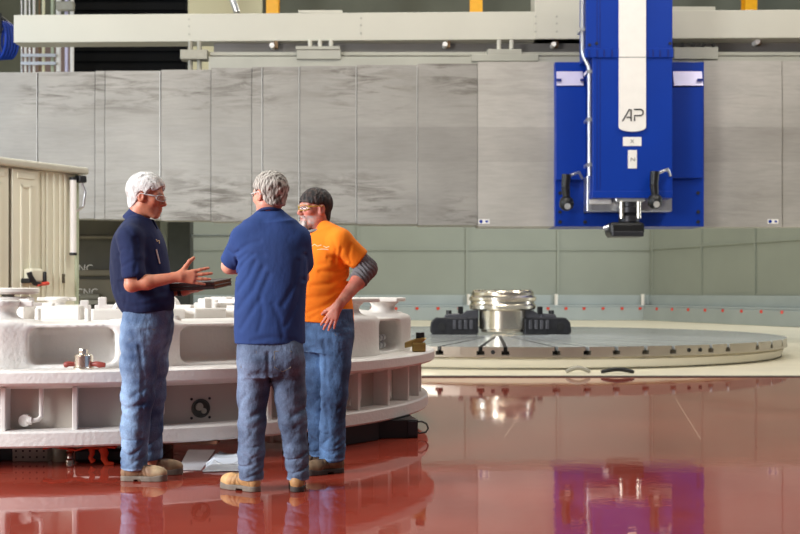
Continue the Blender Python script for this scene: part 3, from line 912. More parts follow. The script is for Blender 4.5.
# hand control box hooked on the door
hp = thing('control_box', (A.x + EU(27) * ca, A.y + EU(27) * sa, EZ(275, 27)), 'small cream box with black clamps and a red bar hooked on the enclosure door', 'control box')
hp.rotation_euler = (0, 0, ang)
sc = 1 / F * 15.5
MB().box((-8 * sc, -0.20, -6 * sc), (8 * sc, -0.04, 8 * sc)).build('case', M_cab, hp, bevel=0.03)
MB().tube([(-11 * sc, -0.20, 4 * sc), (-10 * sc, -0.21, 0), (-5 * sc, -0.22, -7 * sc), (2 * sc, -0.22, -8 * sc)], 0.035, 8).build('clamp', M_ink, hp, smooth=1)
MB().box((8 * sc, -0.22, -7 * sc), (11.5 * sc, -0.05, 5 * sc)).build('clamp', M_ink, hp, bevel=0.02)
MB().box((-12 * sc, -0.22, -7 * sc), (-9 * sc, -0.05, -2 * sc)).build('clamp', M_ink, hp, bevel=0.015)
MB().tube([(-3 * sc, -0.23, -8.4 * sc), (12 * sc, -0.23, -6.8 * sc)], 0.025, 8).build('red_bar', M_red, hp)
MB().box((-0.05, -0.05, -0.02), (0.05, 0.02, 0.02)).build('hook', M_ink, hp)

# flexible hose over the beam, hoses lying at the edge of the cream floor
c = at(235, 0, 24.6)
tag(MB().tube([(at(229, 0, 24.6).x, 24.7, at(0, -12, 24.6).z), (at(233, 0, 24.6).x, 24.65, at(0, 2, 24.6).z), (at(236, 0, 24.6).x, 24.62, at(0, 10, 24.6).z), (at(237, 0, 24.6).x, 24.6, at(0, 13, 24.6).z)], 0.07, 10).build('flexible_hose', M_alu, smooth=1), 'silver flexible hose dropping onto the cream beam left of a yellow column', 'hose')
for px0, px1, hh, mt, nm in ((566, 590, 0.055, M_stand, 'grey flat hose lying in an arch on the edge of the cream floor'), (601, 634, 0.035, M_black, 'black rubber hose lying on the edge of the cream floor')):
    xa_, xb_ = at(px0, 0, 15.4).x, at(px1, 0, 15.4).x
    pts = [(xa_ + (xb_ - xa_) * k / 10, 15.4, 0.042 + hh * math.sin(PI * k / 10)) for k in range(11)]
    tag(MB().tube(pts, [0.02] + [0.028] * 9 + [0.02], 10).build('rubber_hose', mt, smooth=1), nm, 'hose')
# ================================================================ big white ring casting
RXC, RYC, RR = -2.66, 10.0, 2.90
ring = thing('ring_casting', (RXC, RYC, 0), 'huge white primed ring casting with ribs and pockets, raised on blocks', 'casting')
rad = math.radians
# lower flange, drum and upper flange
MB().lathe([(2.3, 0.144), (RR - 0.012, 0.144), (RR, 0.156), (RR, 0.233), (RR - 0.012, 0.245), (2.3, 0.245)], 160, cap=False).lathe([(2.3, 0.144), (2.3, 0.245)], 160, cap=False).build('lower_flange', M_casting, ring, smooth=0.5)
MB().lathe([(2.72, 0.24), (2.72, 0.52)], 160, cap=False).build('drum', M_drum, ring, smooth=1)
MB().lathe([(2.3, 0.62), (2.3, 0.50), (2.80, 0.50), (2.83, 0.515), (2.94, 0.53), (2.955, 0.545), (2.955, 0.607), (2.94, 0.62), (2.3, 0.62)], 160, cap=False).build('upper_flange', M_casting, ring, smooth=0.5)
for k in range(40):
    a = rad(4.4 + 8.65 * k)
    if k in (3,) or a > rad(358): continue
    Mr = Matrix.Rotation(a, 4, 'Z')
    MB().box((-0.016, -2.845, 0.242), (0.016, -2.70, 0.512), Mr).build('rib', M_casting2, ring, bevel=0.006)
# round port with four bolt holes, drain pipes with elbows
a = rad(29.8)
Mr = Matrix.Rotation(a, 4, 'Z')
R90 = Matrix.Rotation(PI / 2, 4, 'X')
P0 = Mr @ Matrix.Translation((0, -2.72, 0.338)) @ R90
MB().lathe([(0.062, 0.0), (0.062, 0.014), (0.052, 0.016), (0.052, 0.002), (0.0, 0.002)], 32, P0).build('port', M_pillar, ring, smooth=0.6)
MB().cyl(P0 @ Vector((-0.012, 0.012, 0.0)), P0 @ Vector((-0.012, 0.012, 0.018)), 0.026).cyl(P0 @ Vector((0.02, -0.018, 0.0)), P0 @ Vector((0.02, -0.018, 0.016)), 0.018).build('port_fitting', M_stand, ring, smooth=0.6)
for sx in (-1, 1):
    for sz in (-1, 1):
        MB().cyl(P0 @ Vector((sx * 0.062, sz * 0.062, -0.004)), P0 @ Vector((sx * 0.062, sz * 0.062, 0.004)), 0.009, n=10).build('bolt_hole', M_ink, ring)
for ad, turn in ((8.8, -1), (24.2, -1), (58.5, -1), (68.6, -1), (96, 1)):
    Mr = Matrix.Rotation(rad(ad), 4, 'Z')
    q = [Mr @ Vector(v) for v in ((0.0, -2.77, 0.505), (0.0, -2.77, 0.35), (0.0, -2.77, 0.325), (turn * 0.018, -2.775, 0.305), (turn * 0.05, -2.785, 0.30), (turn * 0.085, -2.78, 0.30))]
    pp_ = MB().tube(q, 0.015, 12).build('drain_pipe', M_casting2, ring, smooth=1)
    e0, e1 = Mr @ Vector((turn * 0.075, -2.74, 0.30)), Mr @ Vector((turn * 0.10, -2.78, 0.30))
    MB().cyl(Mr @ Vector((turn * 0.055, -2.785, 0.3)), Mr @ Vector((turn * 0.075, -2.785, 0.3)), 0.024).cyl(Mr @ Vector((turn * 0.10, -2.73, 0.30)), Mr @ Vector((turn * 0.10, -2.775, 0.30)), 0.038).build('pipe_flange', M_casting2, pp_, smooth=0.6)

# upper ring with pockets, pillars and necks: cast in one piece with soft fillets
V = Vox((-2.85, -2.85, 0.58), (2.85, 2.85, 1.1), 0.0135)
s, X, Y, Z = V.all()
r = np.sqrt(X * X + Y * Y)
th = np.degrees(np.arctan2(X, -Y))
PT = 360 / 18.0
def band(r0, r1, z0, z1, rd):
    qx, qz = np.abs(r - (r0 + r1) / 2) - (r1 - r0) / 2 + rd, np.abs(Z - (z0 + z1) / 2) - (z1 - z0) / 2 + rd
    return np.sqrt(np.maximum(qx, 0) ** 2 + np.maximum(qz, 0) ** 2) + np.minimum(np.maximum(qx, qz), 0) - rd
D = band(1.35, 2.72, 0.60, 0.90, 0.03)
pk = 12.6
loc_t = ((th - pk + PT / 2) % PT - PT / 2) * math.pi / 180          # angle off the pocket's middle
ax_ = loc_t * r
qa, qz, qr = np.abs(ax_) - 0.262 + 0.055, np.abs(Z - 0.757) - 0.116 + 0.055, np.abs(r - 2.72) - 0.26 + 0.055
pocket = np.sqrt(np.maximum(qa, 0) ** 2 + np.maximum(qz, 0) ** 2 + np.maximum(qr, 0) ** 2) + np.minimum(np.maximum(qa, np.maximum(qz, qr)), 0) - 0.055
one = (np.abs(th - 72.6) < 9)
tun = np.maximum(np.maximum(np.abs(ax_) - 0.21, np.abs(Z - 0.75) - 0.10), np.abs(r - 2.25) - 0.55)
pocket = np.where(one, np.minimum(pocket, tun), pocket)
# pillars between the pockets
lp = ((th - pk) % PT - PT / 2) * math.pi / 180
px_, pr_ = lp * r, r - 2.55
pil = np.sqrt(px_ ** 2 + pr_ ** 2)
q1, q2 = pil - 0.215, np.abs(Z - 0.755) - 0.155
pillar = np.sqrt(np.maximum(q1 + .03, 0) ** 2 + np.maximum(q2 + .03, 0) ** 2) + np.minimum(np.maximum(q1 + .03, q2 + .03), 0) - .03
D = smin(D, pillar, 0.08)
D = smax(D, -pocket, 0.035)
nk = pil - (0.085 + 0.10 * np.clip((0.97 - Z) / 0.1, 0, 1) ** 2 + 0.03 * np.clip((Z - 0.98) / 0.04, 0, 1))
neck = np.maximum(nk, np.maximum(0.80 - Z, Z - 1.015))
D = smin(D, neck, 0.05)
cap = np.maximum(np.maximum(pil - 0.128 - 0.2 * np.clip(Z - 1.045, -.04, 0), np.abs(Z - 1.030) - 0.020), -9)
D = smin(D, cap, 0.012)
V.d = D.astype(np.float32)
V.mesh('pocketed_ring', M_casting, ring)
# small flanged ends and studs on the pillar heads
for k in range(18):
    a = rad(pk + PT / 2 + PT * k)
    Mr = Matrix.Rotation(a, 4, 'Z')
    bx = MB().box((-0.20, -2.58, 1.005), (0.20, -2.52, 1.045), Mr) if k % 2 else MB().box((0.05, -2.60, 0.985), (0.19, -2.48, 1.02), Mr)
    if k in (1, 2, 3, 4):
        bx = MB().box((-0.30, -2.70, 1.022), (0.24, -2.40, 1.052), Mr)
    bx.build('pad_plate', M_casting2, ring, bevel=0.008)
    c = Mr @ Vector((0.20, -2.58, 0.895))
    if k % 3 == 0:
        MB().cyl(c, c + Vector((0, 0, 0.035)), 0.04).cyl(c + Vector((0, 0, 0.035)), c + Vector((0, 0, 0.05)), 0.028).build('plug', M_casting2, ring, smooth=0.6)
# studs, inner ring of bearing blocks and a central hub seen past the people
for ad, rr in ((5.5, 2.1), (14.5, 2.1), (50, 2.1), (120, 2.1), (150, 2.1), (180, 2.1), (215, 2.1), (260, 2.1), (300, 2.1)):
    x, y = rr * math.sin(rad(ad)), -rr * math.cos(rad(ad))
    MB().cyl((x, y, 0.895), (x, y, 0.985), 0.02).build('stud', M_casting2, ring, smooth=0.6)
for k in range(26):
    Mr = Matrix.Rotation(2 * PI * (k + 0.5) / 26, 4, 'Z')
    MB().box((-0.155, -1.62, 0.893), (0.155, -1.40, 0.975 if k % 5 else 1.0), Mr).build('bearing_block', M_casting2, ring, bevel=0.012)
for k in range(13):
    Mr = Matrix.Rotation(2 * PI * k / 13, 4, 'Z')
    if k not in (1, 6, 10):
        for sx in (-0.09, 0.08):
            MB().box((sx - 0.04, -1.48, 0.89), (sx + 0.04, -1.40, 1.05 if sx < 0 else 1.02), Mr).build('guide_post', M_casting2, ring, bevel=0.01)
        continue
    ob = MB()
    out = [(0.16 * math.cos(t_), 0.94 + 0.14 * math.sin(t_)) for t_ in [PI * q / 14 for q in range(15)]]
    inn = [(0.10 * math.cos(t_), 0.95 + 0.07 * math.sin(t_)) for t_ in [PI * q / 14 for q in range(15)]]
    for q in range(14):
        ob.prism([out[q], out[q + 1], inn[q + 1], inn[q]], 1.40, 1.50, Mr @ UP.inverted() @ Matrix(((1, 0, 0, 0), (0, 1, 0, 0), (0, 0, 1, 0), (0, 0, 0, 1))) if False else Mr @ UP)
    ob.build('lifting_arch', M_casting2, ring)
# tall round head plate on the far left side
x, y = at(8, 0, 11.2).x - RXC, 11.2 - RYC
MB().cyl((x, y, 0.89), (x, y, 1.02), 0.05).lathe([(0.0, 1.02), (0.22, 1.02), (0.24, 1.03), (0.24, 1.045), (0.22, 1.055), (0.06, 1.055), (0.06, 1.075), (0.27, 1.08), (0.29, 1.10), (0.29, 1.13), (0.27, 1.14), (0.0, 1.14)], 40, Matrix.Translation((x, y, 0))).build('head_plate', M_casting2, ring, smooth=0.5)
# valve blocks with cylinders inside the open pocket at the right
for ad in (72.6,):
    Mr = Matrix.Rotation(rad(ad), 4, 'Z')
    for k in (-1, 0, 1):
        for z in (0.675, 0.735):
            MB().cyl(Mr @ Vector((0.085 * k, -2.6, z)), Mr @ Vector((0.085 * k + 0.06, -2.6, z)), 0.027, n=14).build('valve_body', M_alu, ring, smooth=0.6)
    MB().cyl(Mr @ Vector((-0.07, -2.6, 0.74)), Mr @ Vector((-0.07, -2.6, 0.83)), 0.016).build('valve_stem', M_alu, ring, smooth=0.6)

# steel swivel with red handles standing on the flange
Yf = 7.18
c = at(80, 0, Yf)
sw = thing('swivel_hub', (c.x, Yf + 0.08, 0.62), 'small shiny steel swivel hub with red handles on the white flange', 'fitting')
MB().lathe([(0.062, 0.0), (0.062, 0.012), (0.058, 0.016), (0.058, 0.085), (0.05, 0.09), (0.05, 0.094)], 32).build('hub', M_chrome, sw, smooth=0.5)
MB().lathe([(0.03, 0.09), (0.03, 0.118), (0.027, 0.125)], 8).build('nut', M_chrome, sw)
for s in (-1, 1):
    hd = MB().tube([(s * 0.05, -0.01, 0.03), (s * 0.085, -0.02, 0.034), (s * 0.105, -0.02, 0.028), (s * (0.115 if s < 0 else 0.14), -0.02, 0.026)], [0.014, 0.017, 0.02, 0.014], 10).build('handle', M_redcable, sw, smooth=1)
# brass coloured clamp on the right rim
c = at(422, 342, 9.3)
cl = thing('brass_clamp', (RXC + 2.85 * math.sin(rad(77)), RYC - 2.85 * math.cos(rad(77)), 0.62), 'olive brass clamp with black knob on the right rim of the casting', 'clamp')
MB().box((-0.02, -0.05, 0), (0.09, 0.05, 0.075)).build('block', M_brass, cl, bevel=0.012)
MB().prism([(-0.08, 0.03), (0.04, 0.055), (0.10, 0.11), (0.05, 0.12), (-0.08, 0.075)], -0.035, 0.035, UP).build('lever', M_brass, cl, bevel=0.01)
MB().cyl((0.045, 0, 0.10), (0.045, 0, 0.155), 0.035, n=12).build('knob', M_ink, cl, smooth=0.6)

# ---------------------------------------------------------------- what carries the casting
def polr(r, a): return (RXC + r * math.sin(rad(a)), RYC - r * math.cos(rad(a)))
x, y = polr(2.93, 68)
sup = thing('support_box', (x, y - 0.02, 0), 'black steel support box under the right rim, cable looping from it', 'support')
sup.rotation_euler = (0, 0, rad(10))
MB().box((-0.30, -0.12, 0), (0.06, 0.45, 0.142)).build('box', M_black, sup, bevel=0.008)
MB().box((-0.02, -0.128, 0.02), (0.05, -0.118, 0.13)).build('end_cover', M_dark_steel, sup, bevel=0.004)
MB().tube([(0.055, -0.06, 0.115), (0.10, -0.06, 0.118), (0.135, -0.06, 0.10), (0.15, -0.06, 0.065), (0.13, -0.06, 0.035), (0.08, -0.06, 0.03), (0.055, -0.06, 0.045)], 0.007, 8).build('cable', M_ink, sup, smooth=1)
x, y = polr(2.72, 53)
o = MB().box((-0.42, -0.10, 0), (0.42, 0.10, 0.142)).build('support_beam', M_black, loc=(x, y, 0), bevel=0.008)
o.rotation_euler = (0, 0, rad(53))
tag(o, 'black steel beam under the casting behind the man in orange', 'support')
# grey perforated stand, level grey block, jack cylinder, polished post
c = at(30, 0, 7.55)
st = thing('perforated_stand', (c.x, 7.55, 0), 'grey perforated steel stand under the left rim of the casting', 'support')
sb = MB().box((-0.115, 0, 0), (0.115, 0.3, 0.142)).build('body', M_stand, st, bevel=0.006)
for i in range(5):
    for k in range(3):
        MB().cyl((-0.09 + 0.045 * i, -0.003, 0.03 + 0.04 * k), (-0.09 + 0.045 * i, 0.001, 0.03 + 0.04 * k), 0.007, n=8).build('hole', M_ink, st)
c = at(4, 0, 7.6)
sk = thing('block_stack', (c.x, 7.6, 0), 'grey steel plate on a black block left of the perforated stand', 'support')
MB().box((-0.2, 0, 0), (0.085, 0.3, 0.08)).build('black_block', M_black, sk, bevel=0.005)
MB().box((-0.2, -0.02, 0.08), (0.075, 0.3, 0.142)).build('plate', M_stand, sk, bevel=0.005)
c = at(58, 0, 7.55)
tag(MB().cyl((0, 0, 0), (0, 0, 0.115), 0.05, n=28).build('jack_cylinder', M_cab_green, loc=(c.x, 7.6, 0), smooth=0.6), 'short pale green jack cylinder beside the perforated stand', 'jack')
c = at(70, 0, 7.5)
tag(MB().lathe([(0.03, 0.0), (0.03, 0.02), (0.022, 0.03), (0.022, 0.06), (0.028, 0.07), (0.022, 0.08), (0.022, 0.118), (0.012, 0.124)], 20).build('jack_screw', M_chrome, loc=(c.x, 7.5, 0), smooth=0.6), 'polished steel jack screw right of the pale green cylinder', 'jack')
x0, x1 = at(46, 0, 7.62).x, at(220, 0, 7.62).x
tag(MB().box((x0, 7.5, 0.118), (x1, 7.62, 0.142)).build('timber_plank', M_wood, bevel=0.004), 'brown timber plank wedged under the front of the casting', 'plank')
o = tag(MB().box((at(150, 0, 7.9).x, 7.8, 0), (at(165, 0, 7.9).x, 8.2, 0.118)).build('timber_block', M_wood, bevel=0.005), 'short brown timber block under the plank behind the navy polo man\'s boots', 'block')
# orange lifting sling draped under the plank
sl = thing('lifting_sling', (at(85, 0, 7.45).x, 7.45, 0), 'orange webbing sling bunched on black chocks under the casting', 'sling')
def strap(pts, w, th_=0.006):
    b_ = MB()
    pts = [Vector(p) for p in pts]
    vs, fs = [], []
    for p in pts:
        vs += [p + Vector((0, -w / 2, 0)), p + Vector((0, w / 2, 0)), p + Vector((0, w / 2, th_)), p + Vector((0, -w / 2, th_))]
    for i in range(len(pts) - 1):
        for k in range(4):
            fs.append((4 * i + k, 4 * i + (k + 1) % 4, 4 * i + 4 + (k + 1) % 4, 4 * i + 4 + k))
    fs += [(0, 1, 2, 3), (4 * len(pts) - 4, 4 * len(pts) - 1, 4 * len(pts) - 2, 4 * len(pts) - 3)]
    return b_.add(vs, fs)
strap([(-0.26, 0, 0.096), (-0.2, 0, 0.108), (-0.12, 0, 0.098), (-0.05, 0.0, 0.085), (0.02, 0, 0.104), (0.08, 0, 0.098), (0.15, 0, 0.106), (0.2, 0, 0.103)], 0.07, 0.01).build('strap', M_orange_strap, sl)
MB().tube([(0.05, -0.03, 0.1), (0.055, -0.03, 0.07), (0.045, -0.04, 0.045), (0.06, -0.03, 0.02)], [0.02, 0.017, 0.014, 0.02], 8).build('strap_end', M_orange_strap, sl, smooth=1)
MB().tube([(0.12, -0.03, 0.104), (0.135, -0.035, 0.07), (0.13, -0.035, 0.04), (0.15, -0.04, 0.008), (0.19, -0.03, 0.006)], [0.028, 0.026, 0.022, 0.018, 0.012], 8).build('strap_end', M_orange_strap, sl, smooth=1)
tag(MB().box((-0.07, 0, 0), (0.26, 0.13, 0.092)).build('wheel_chock', M_black, loc=(at(85, 0, 7.5).x, 7.5, 0), bevel=0.02), 'black chock under the orange sling', 'chock')
# pale sheet and crumpled film under the casting
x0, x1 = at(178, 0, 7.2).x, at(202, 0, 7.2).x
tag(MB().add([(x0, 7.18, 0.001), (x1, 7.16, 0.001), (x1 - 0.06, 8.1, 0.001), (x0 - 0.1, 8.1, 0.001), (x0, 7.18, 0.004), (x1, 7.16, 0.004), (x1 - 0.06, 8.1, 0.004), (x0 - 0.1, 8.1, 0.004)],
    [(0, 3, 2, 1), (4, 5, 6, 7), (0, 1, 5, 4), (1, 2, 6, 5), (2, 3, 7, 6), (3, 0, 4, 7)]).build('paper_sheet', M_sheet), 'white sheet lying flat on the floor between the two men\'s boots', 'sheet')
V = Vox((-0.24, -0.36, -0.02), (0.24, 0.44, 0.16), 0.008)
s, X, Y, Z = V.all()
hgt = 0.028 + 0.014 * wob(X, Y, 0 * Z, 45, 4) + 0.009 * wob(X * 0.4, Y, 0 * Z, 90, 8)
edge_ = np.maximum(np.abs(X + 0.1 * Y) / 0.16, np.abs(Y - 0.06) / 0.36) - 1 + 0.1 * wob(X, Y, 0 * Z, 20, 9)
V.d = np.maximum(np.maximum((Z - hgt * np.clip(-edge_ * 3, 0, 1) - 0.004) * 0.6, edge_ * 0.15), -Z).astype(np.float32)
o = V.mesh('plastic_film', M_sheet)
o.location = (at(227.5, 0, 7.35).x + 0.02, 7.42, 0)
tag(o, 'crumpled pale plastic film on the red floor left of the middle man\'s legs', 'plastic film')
# ================================================================ people
M_skin = vcol_mat('skin', 0.5, 0.12, 260, 0.10, 60, sss=0.15)
M_hair = vcol_mat('hair', 0.6, 0.6, 160, 0.2, 90, bdist=0.006, vec_scale=(1.6, 1.6, 0.45))
M_cloth = vcol_mat('cotton', 0.9, 0.5, 16, 0.06, 9, bdist=0.012, vec_scale=(1, 1, 0.5))
M_denim = vcol_mat('denim', 0.9, 0.9, 26, 0.20, 140, bdist=0.014, vec_scale=(1, 1, 0.7))
M_boot = vcol_mat('boot_leather', 0.6, 0.4, 120, 0.22, 30, bdist=0.002)
M_sole = simple('boot_sole', (120, 108, 96), 0.7, var=0.15, vscale=30)
M_sole_dark = simple('boot_sole_dark', (58, 50, 46), 0.7, var=0.15, vscale=30)
M_lace = simple('boot_lace', (176, 150, 112), 0.8, var=0)
M_frame_clear = simple('clear_frame', (206, 208, 206), 0.2, var=0)
M_frame_yellow = simple('amber_frame', (186, 150, 40), 0.25, var=0)
M_strap_black = simple('watch_strap', (22, 20, 20), 0.5, var=0)
M_thread = simple('pale_thread', (240, 214, 170), 0.8, var=0)
M_stitch = simple('stitching', (126, 118, 104), 0.8, var=0)
def glass():
    m, nt, p = new_mat('clear_lens')
    p.inputs['Transmission Weight'].default_value = 0.9
    p.inputs['Roughness'].default_value = 0.05
    p.inputs['IOR'].default_value = 1.2
    p.inputs['Base Color'].default_value = (0.95, 0.97, 0.95, 1)
    return m
M_lens = glass()

def C3(*rgb): return np.array(lin(*rgb)[:3], np.float32)
def blend(c, col, w): return c * (1 - w[:, None]) + col * w[:, None]
def sst(a, b, x):
    t = np.clip((x - a) / (b - a), 0, 1)
    return t * t * (3 - 2 * t)

class Head:
    """a head at c, looking along yaw (0 = +x), pitched down by pitch; local f forward, l left, u up"""
    def __init__(self, c, yaw, pitch=0.0, s=1.0, roll=0.0):
        self.c, self.s = np.array(c, float), s
        m = Matrix.Rotation(yaw, 3, 'Z') @ Matrix.Rotation(pitch, 3, 'Y') @ Matrix.Rotation(roll, 3, 'X')
        self.m = np.array(m)
    def loc(self, X, Y, Z):
        x, y, z = X - self.c[0], Y - self.c[1], Z - self.c[2]
        m = self.m / self.s
        return (x * m[0, 0] + y * m[1, 0] + z * m[2, 0], x * m[0, 1] + y * m[1, 1] + z * m[2, 1], x * m[0, 2] + y * m[1, 2] + z * m[2, 2])
    def world(self, f, l, u):
        return Vector(self.c + self.m @ np.array((f, l, u)) * self.s)
    def box(self, m=0.17):
        return self.c - m * self.s, self.c + m * self.s
    def skull(self, f, l, u):
        d = d_ell(f, l, u, (-0.014, 0, 0.032), (0.098, 0.077, 0.088))
        d = smin(d, d_ell(f, l, u, (0.028, 0, -0.02), (0.066, 0.063, 0.086)), 0.03)
        la = np.abs(l)
        d = smin(d, d_cap(f, la, u, (-0.005, 0.052, -0.06), (0.066, 0.020, -0.104), 0.018, 0.016), 0.035)
        d = smin(d, d_ell(f, l, u, (0.074, 0, -0.098), (0.020, 0.022, 0.018)), 0.02)
        d = smin(d, d_cap(f, la, u, (0.085, 0.006, 0.024), (0.070, 0.046, 0.026), 0.010, 0.010), 0.016)
        d = smin(d, d_ell(f, la, u, (0.058, 0.046, -0.022), (0.024, 0.020, 0.022)), 0.02)
        d = smax(d, -d_ell(f, la, u, (0.100, 0.031, 0.004), (0.018, 0.018, 0.012)), 0.014)
        d = smin(d, d_ell(f, la, u, (0.073, 0.031, 0.003), (0.0135, 0.0135, 0.0125)), 0.003)
        d = smin(d, d_cap(f, l, u, (0.090, 0, 0.014), (0.113, 0, -0.028), 0.008, 0.0125), 0.012)
        d = smin(d, d_ell(f, la, u, (0.100, 0.013, -0.034), (0.012, 0.008, 0.008)), 0.008)
        d = smin(d, d_ell(f, l, u, (0.080, 0, -0.064), (0.020, 0.028, 0.022)), 0.02)
        d = smin(d, d_cap(f, la, u, (0.098, 0.0, -0.0575), (0.086, 0.022, -0.063), 0.006, 0.003), 0.006)
        d = smin(d, d_cap(f, la, u, (0.096, 0.0, -0.071), (0.086, 0.019, -0.067), 0.007, 0.003), 0.006)
        d = smax(d, -d_cap(f, la, u, (0.105, 0.0, -0.0645), (0.090, 0.024, -0.066), 0.003, 0.002), 0.005)
        # ears
        ear = d_ell(f, la, u, (-0.008, 0.083, -0.006), (0.021, 0.010, 0.033))
        ear = smax(ear, -d_ell(f, la, u, (-0.004, 0.094, -0.004), (0.012, 0.008, 0.020)), 0.006)
        ear = smin(ear, d_cap(f, la, u, (0.006, 0.075, 0.0), (0.004, 0.076, -0.028), 0.008, 0.008), 0.008)
        return smin(d, ear, 0.008)
    def add(self, V, k=0.02):
        s, X, Y, Z = V.win(*self.box())
        f, l, u = self.loc(X, Y, Z)
        V.d[s] = smin(V.d[s], (self.skull(f, l, u) * self.s).astype(np.float32), k)
    def hair(self, name, parent, bottom, thick, color, clump=0.006, freq=150, seed=3, front=None, h=0.003):
        """bottom: (f, u) samples of the hairline seen from the side; thick: (u, t) samples"""
        lo, hi = self.box(0.165)
        V = Vox(lo, hi, h)
        s, X, Y, Z = V.all()
        f, l, u = self.loc(X, Y, Z)
        la = np.abs(l)
        d = d_ell(f, l, u, (-0.014, 0, 0.032), (0.098, 0.077, 0.088))
        d = smin(d, d_ell(f, l, u, (0.022, 0, -0.02), (0.064, 0.063, 0.08)), 0.03)
        d = smin(d, d_ell(f, l, u, (-0.035, 0, -0.055), (0.062, 0.058, 0.05)), 0.03)
        bx, by = zip(*bottom)
        tx, ty = zip(*thick)
        zl = np.interp(f, bx, by)
        if front is not None:                 # hairline across the forehead by sideways distance
            fx_, fy_ = zip(*front)
            zl = np.where(f > 0.045, np.interp(la, fx_, fy_), zl)
        t = np.interp(u, tx, ty)
        n = wob(f * 0.7, l, u * 0.45, freq, seed, 7) * clump + wob(f, l, u, freq * 2.1, seed + 1, 6) * clump * 0.4
        d = d - t - n
        reg = (zl + n * 0.8 - u)
        d = smax(d, reg * 0.8, 0.012)
        # keep the ears out
        d = smax(d, -(d_ell(f, la, u, (-0.005, 0.088, -0.010), (0.026, 0.030, 0.036))), 0.01)
        V.d = (d * self.s).astype(np.float32)
        return V.mesh(name, M_hair, parent, color)
    def glasses(self, parent, mat, name='safety_glasses'):
        fr = MB()
        lens = MB()
        for sd in (-1, 1):
            loop = []
            for k in range(20):
                a = 2 * PI * k / 20
                y = 0.034 + 0.030 * np.sign(math.cos(a)) * abs(math.cos(a)) ** 0.75
                z = 0.004 + 0.017 * np.sign(math.sin(a)) * abs(math.sin(a)) ** 0.8
                loop.append(self.world(0.112 - 0.35 * (y / 0.06) ** 2 * 0.09, sd * y, z))
            fr.tube(loop, 0.0022 * self.s, 6, True)
            c = sum(loop, Vector()) / 20
            o = len(lens.v)
            n_ = Vector(self.m @ np.array((1, 0, 0))) * 0.001
            lens.v += [tuple(p + n_) for p in loop] + [tuple(c + n_)] + [tuple(p - n_) for p in loop] + [tuple(c - n_)]
            for k in range(20):
                j = (k + 1) % 20
                lens.f += [(o + k, o + j, o + 20), (o + 21 + j, o + 21 + k, o + 41), (o + k, o + 21 + k, o + 21 + j, o + j)]
            fr.tube([self.world(0.082, sd * 0.062, 0.008), self.world(0.07, sd * 0.077, 0.011), self.world(0.03, sd * 0.083, 0.012), self.world(-0.012, sd * 0.088, 0.014), self.world(-0.028, sd * 0.086, -0.006)], 0.0035 * self.s, 6)
        fr.tube([self.world(0.112, -0.008, 0.008), self.world(0.116, 0, 0.010), self.world(0.112, 0.008, 0.008)], 0.003 * self.s, 6)
        g = fr.build(name, mat, parent, smooth=1)
        lens.build('lens', M_lens, g, smooth=1)
        return g

def hand(V, w, d, n, side, s=1.0, curls=(0.3, 0.3, 0.35, 0.4), spread=0.10, thumb=0.8, tcurl=0.2, k=0.008):
    """w wrist, d finger direction, n palm normal, side: +1 thumb lies along n x d, -1 the other way"""
    w, d, n = Vector(w), Vector(d).normalized(), Vector(n)
    n = (n - d * n.dot(d)).normalized()
    t = n.cross(d) * side                       # towards the thumb
    P = lambda a, b, c: tuple(w + (d * a + t * b + n * c) * s)
    V.cap(P(-0.02, 0, 0), P(0.02, 0, 0), 0.026 * s, 0.027 * s, k)
    for b0, b1, L in ((0.012, 0.028, 0.088), (0.005, 0.010, 0.092), (-0.004, -0.009, 0.088), (-0.012, -0.027, 0.080)):
        V.cap(P(0.015, b0, 0), P(L, b1, 0), 0.0145 * s, 0.0115 * s, 0.014 * s)
    tips = []
    for i, (b, L0, lens, r) in enumerate(((0.028, 0.090, (0.040, 0.024, 0.020), 0.0093), (0.0095, 0.095, (0.044, 0.028, 0.021), 0.0097), (-0.0095, 0.091, (0.041, 0.026, 0.021), 0.0093), (-0.027, 0.082, (0.033, 0.020, 0.018), 0.0082))):
        a = spread * (1.5, 0.5, -0.5, -1.6)[i]
        dd = (d * math.cos(a) + t * math.sin(a)).normalized()
        p = Vector(P(L0 - 0.008, b, 0))
        c = curls[i]
        ang = 0.0
        for j, l in enumerate(lens):
            ang += c * (0.7, 1.0, 0.7)[j]
            q = p + (dd * math.cos(ang) + n * math.sin(ang)) * l * s
            V.cap(tuple(p), tuple(q), r * s * (1 - 0.1 * j), r * s * (0.93 - 0.1 * j), 0.005 * s)
            p = q
        tips.append(p)
    a = thumb
    p0 = Vector(P(0.020, 0.018, 0.004))
    d1 = (d * math.cos(a) + t * math.sin(a) + n * 0.25).normalized()
    d2 = (d * math.cos(a - tcurl) + t * math.sin(a - tcurl) + n * (0.25 + tcurl * 0.5)).normalized()
    p1 = p0 + d1 * 0.045 * s
    p2 = p1 + d1 * 0.034 * s
    p3 = p2 + d2 * 0.028 * s
    V.cap(tuple(p0), tuple(p1), 0.0155 * s, 0.0125 * s, 0.016 * s)
    V.cap(tuple(p1), tuple(p2), 0.0118 * s, 0.0108 * s, 0.006 * s)
    V.cap(tuple(p2), tuple(p3), 0.0108 * s, 0.0085 * s, 0.006 * s)
    return tips

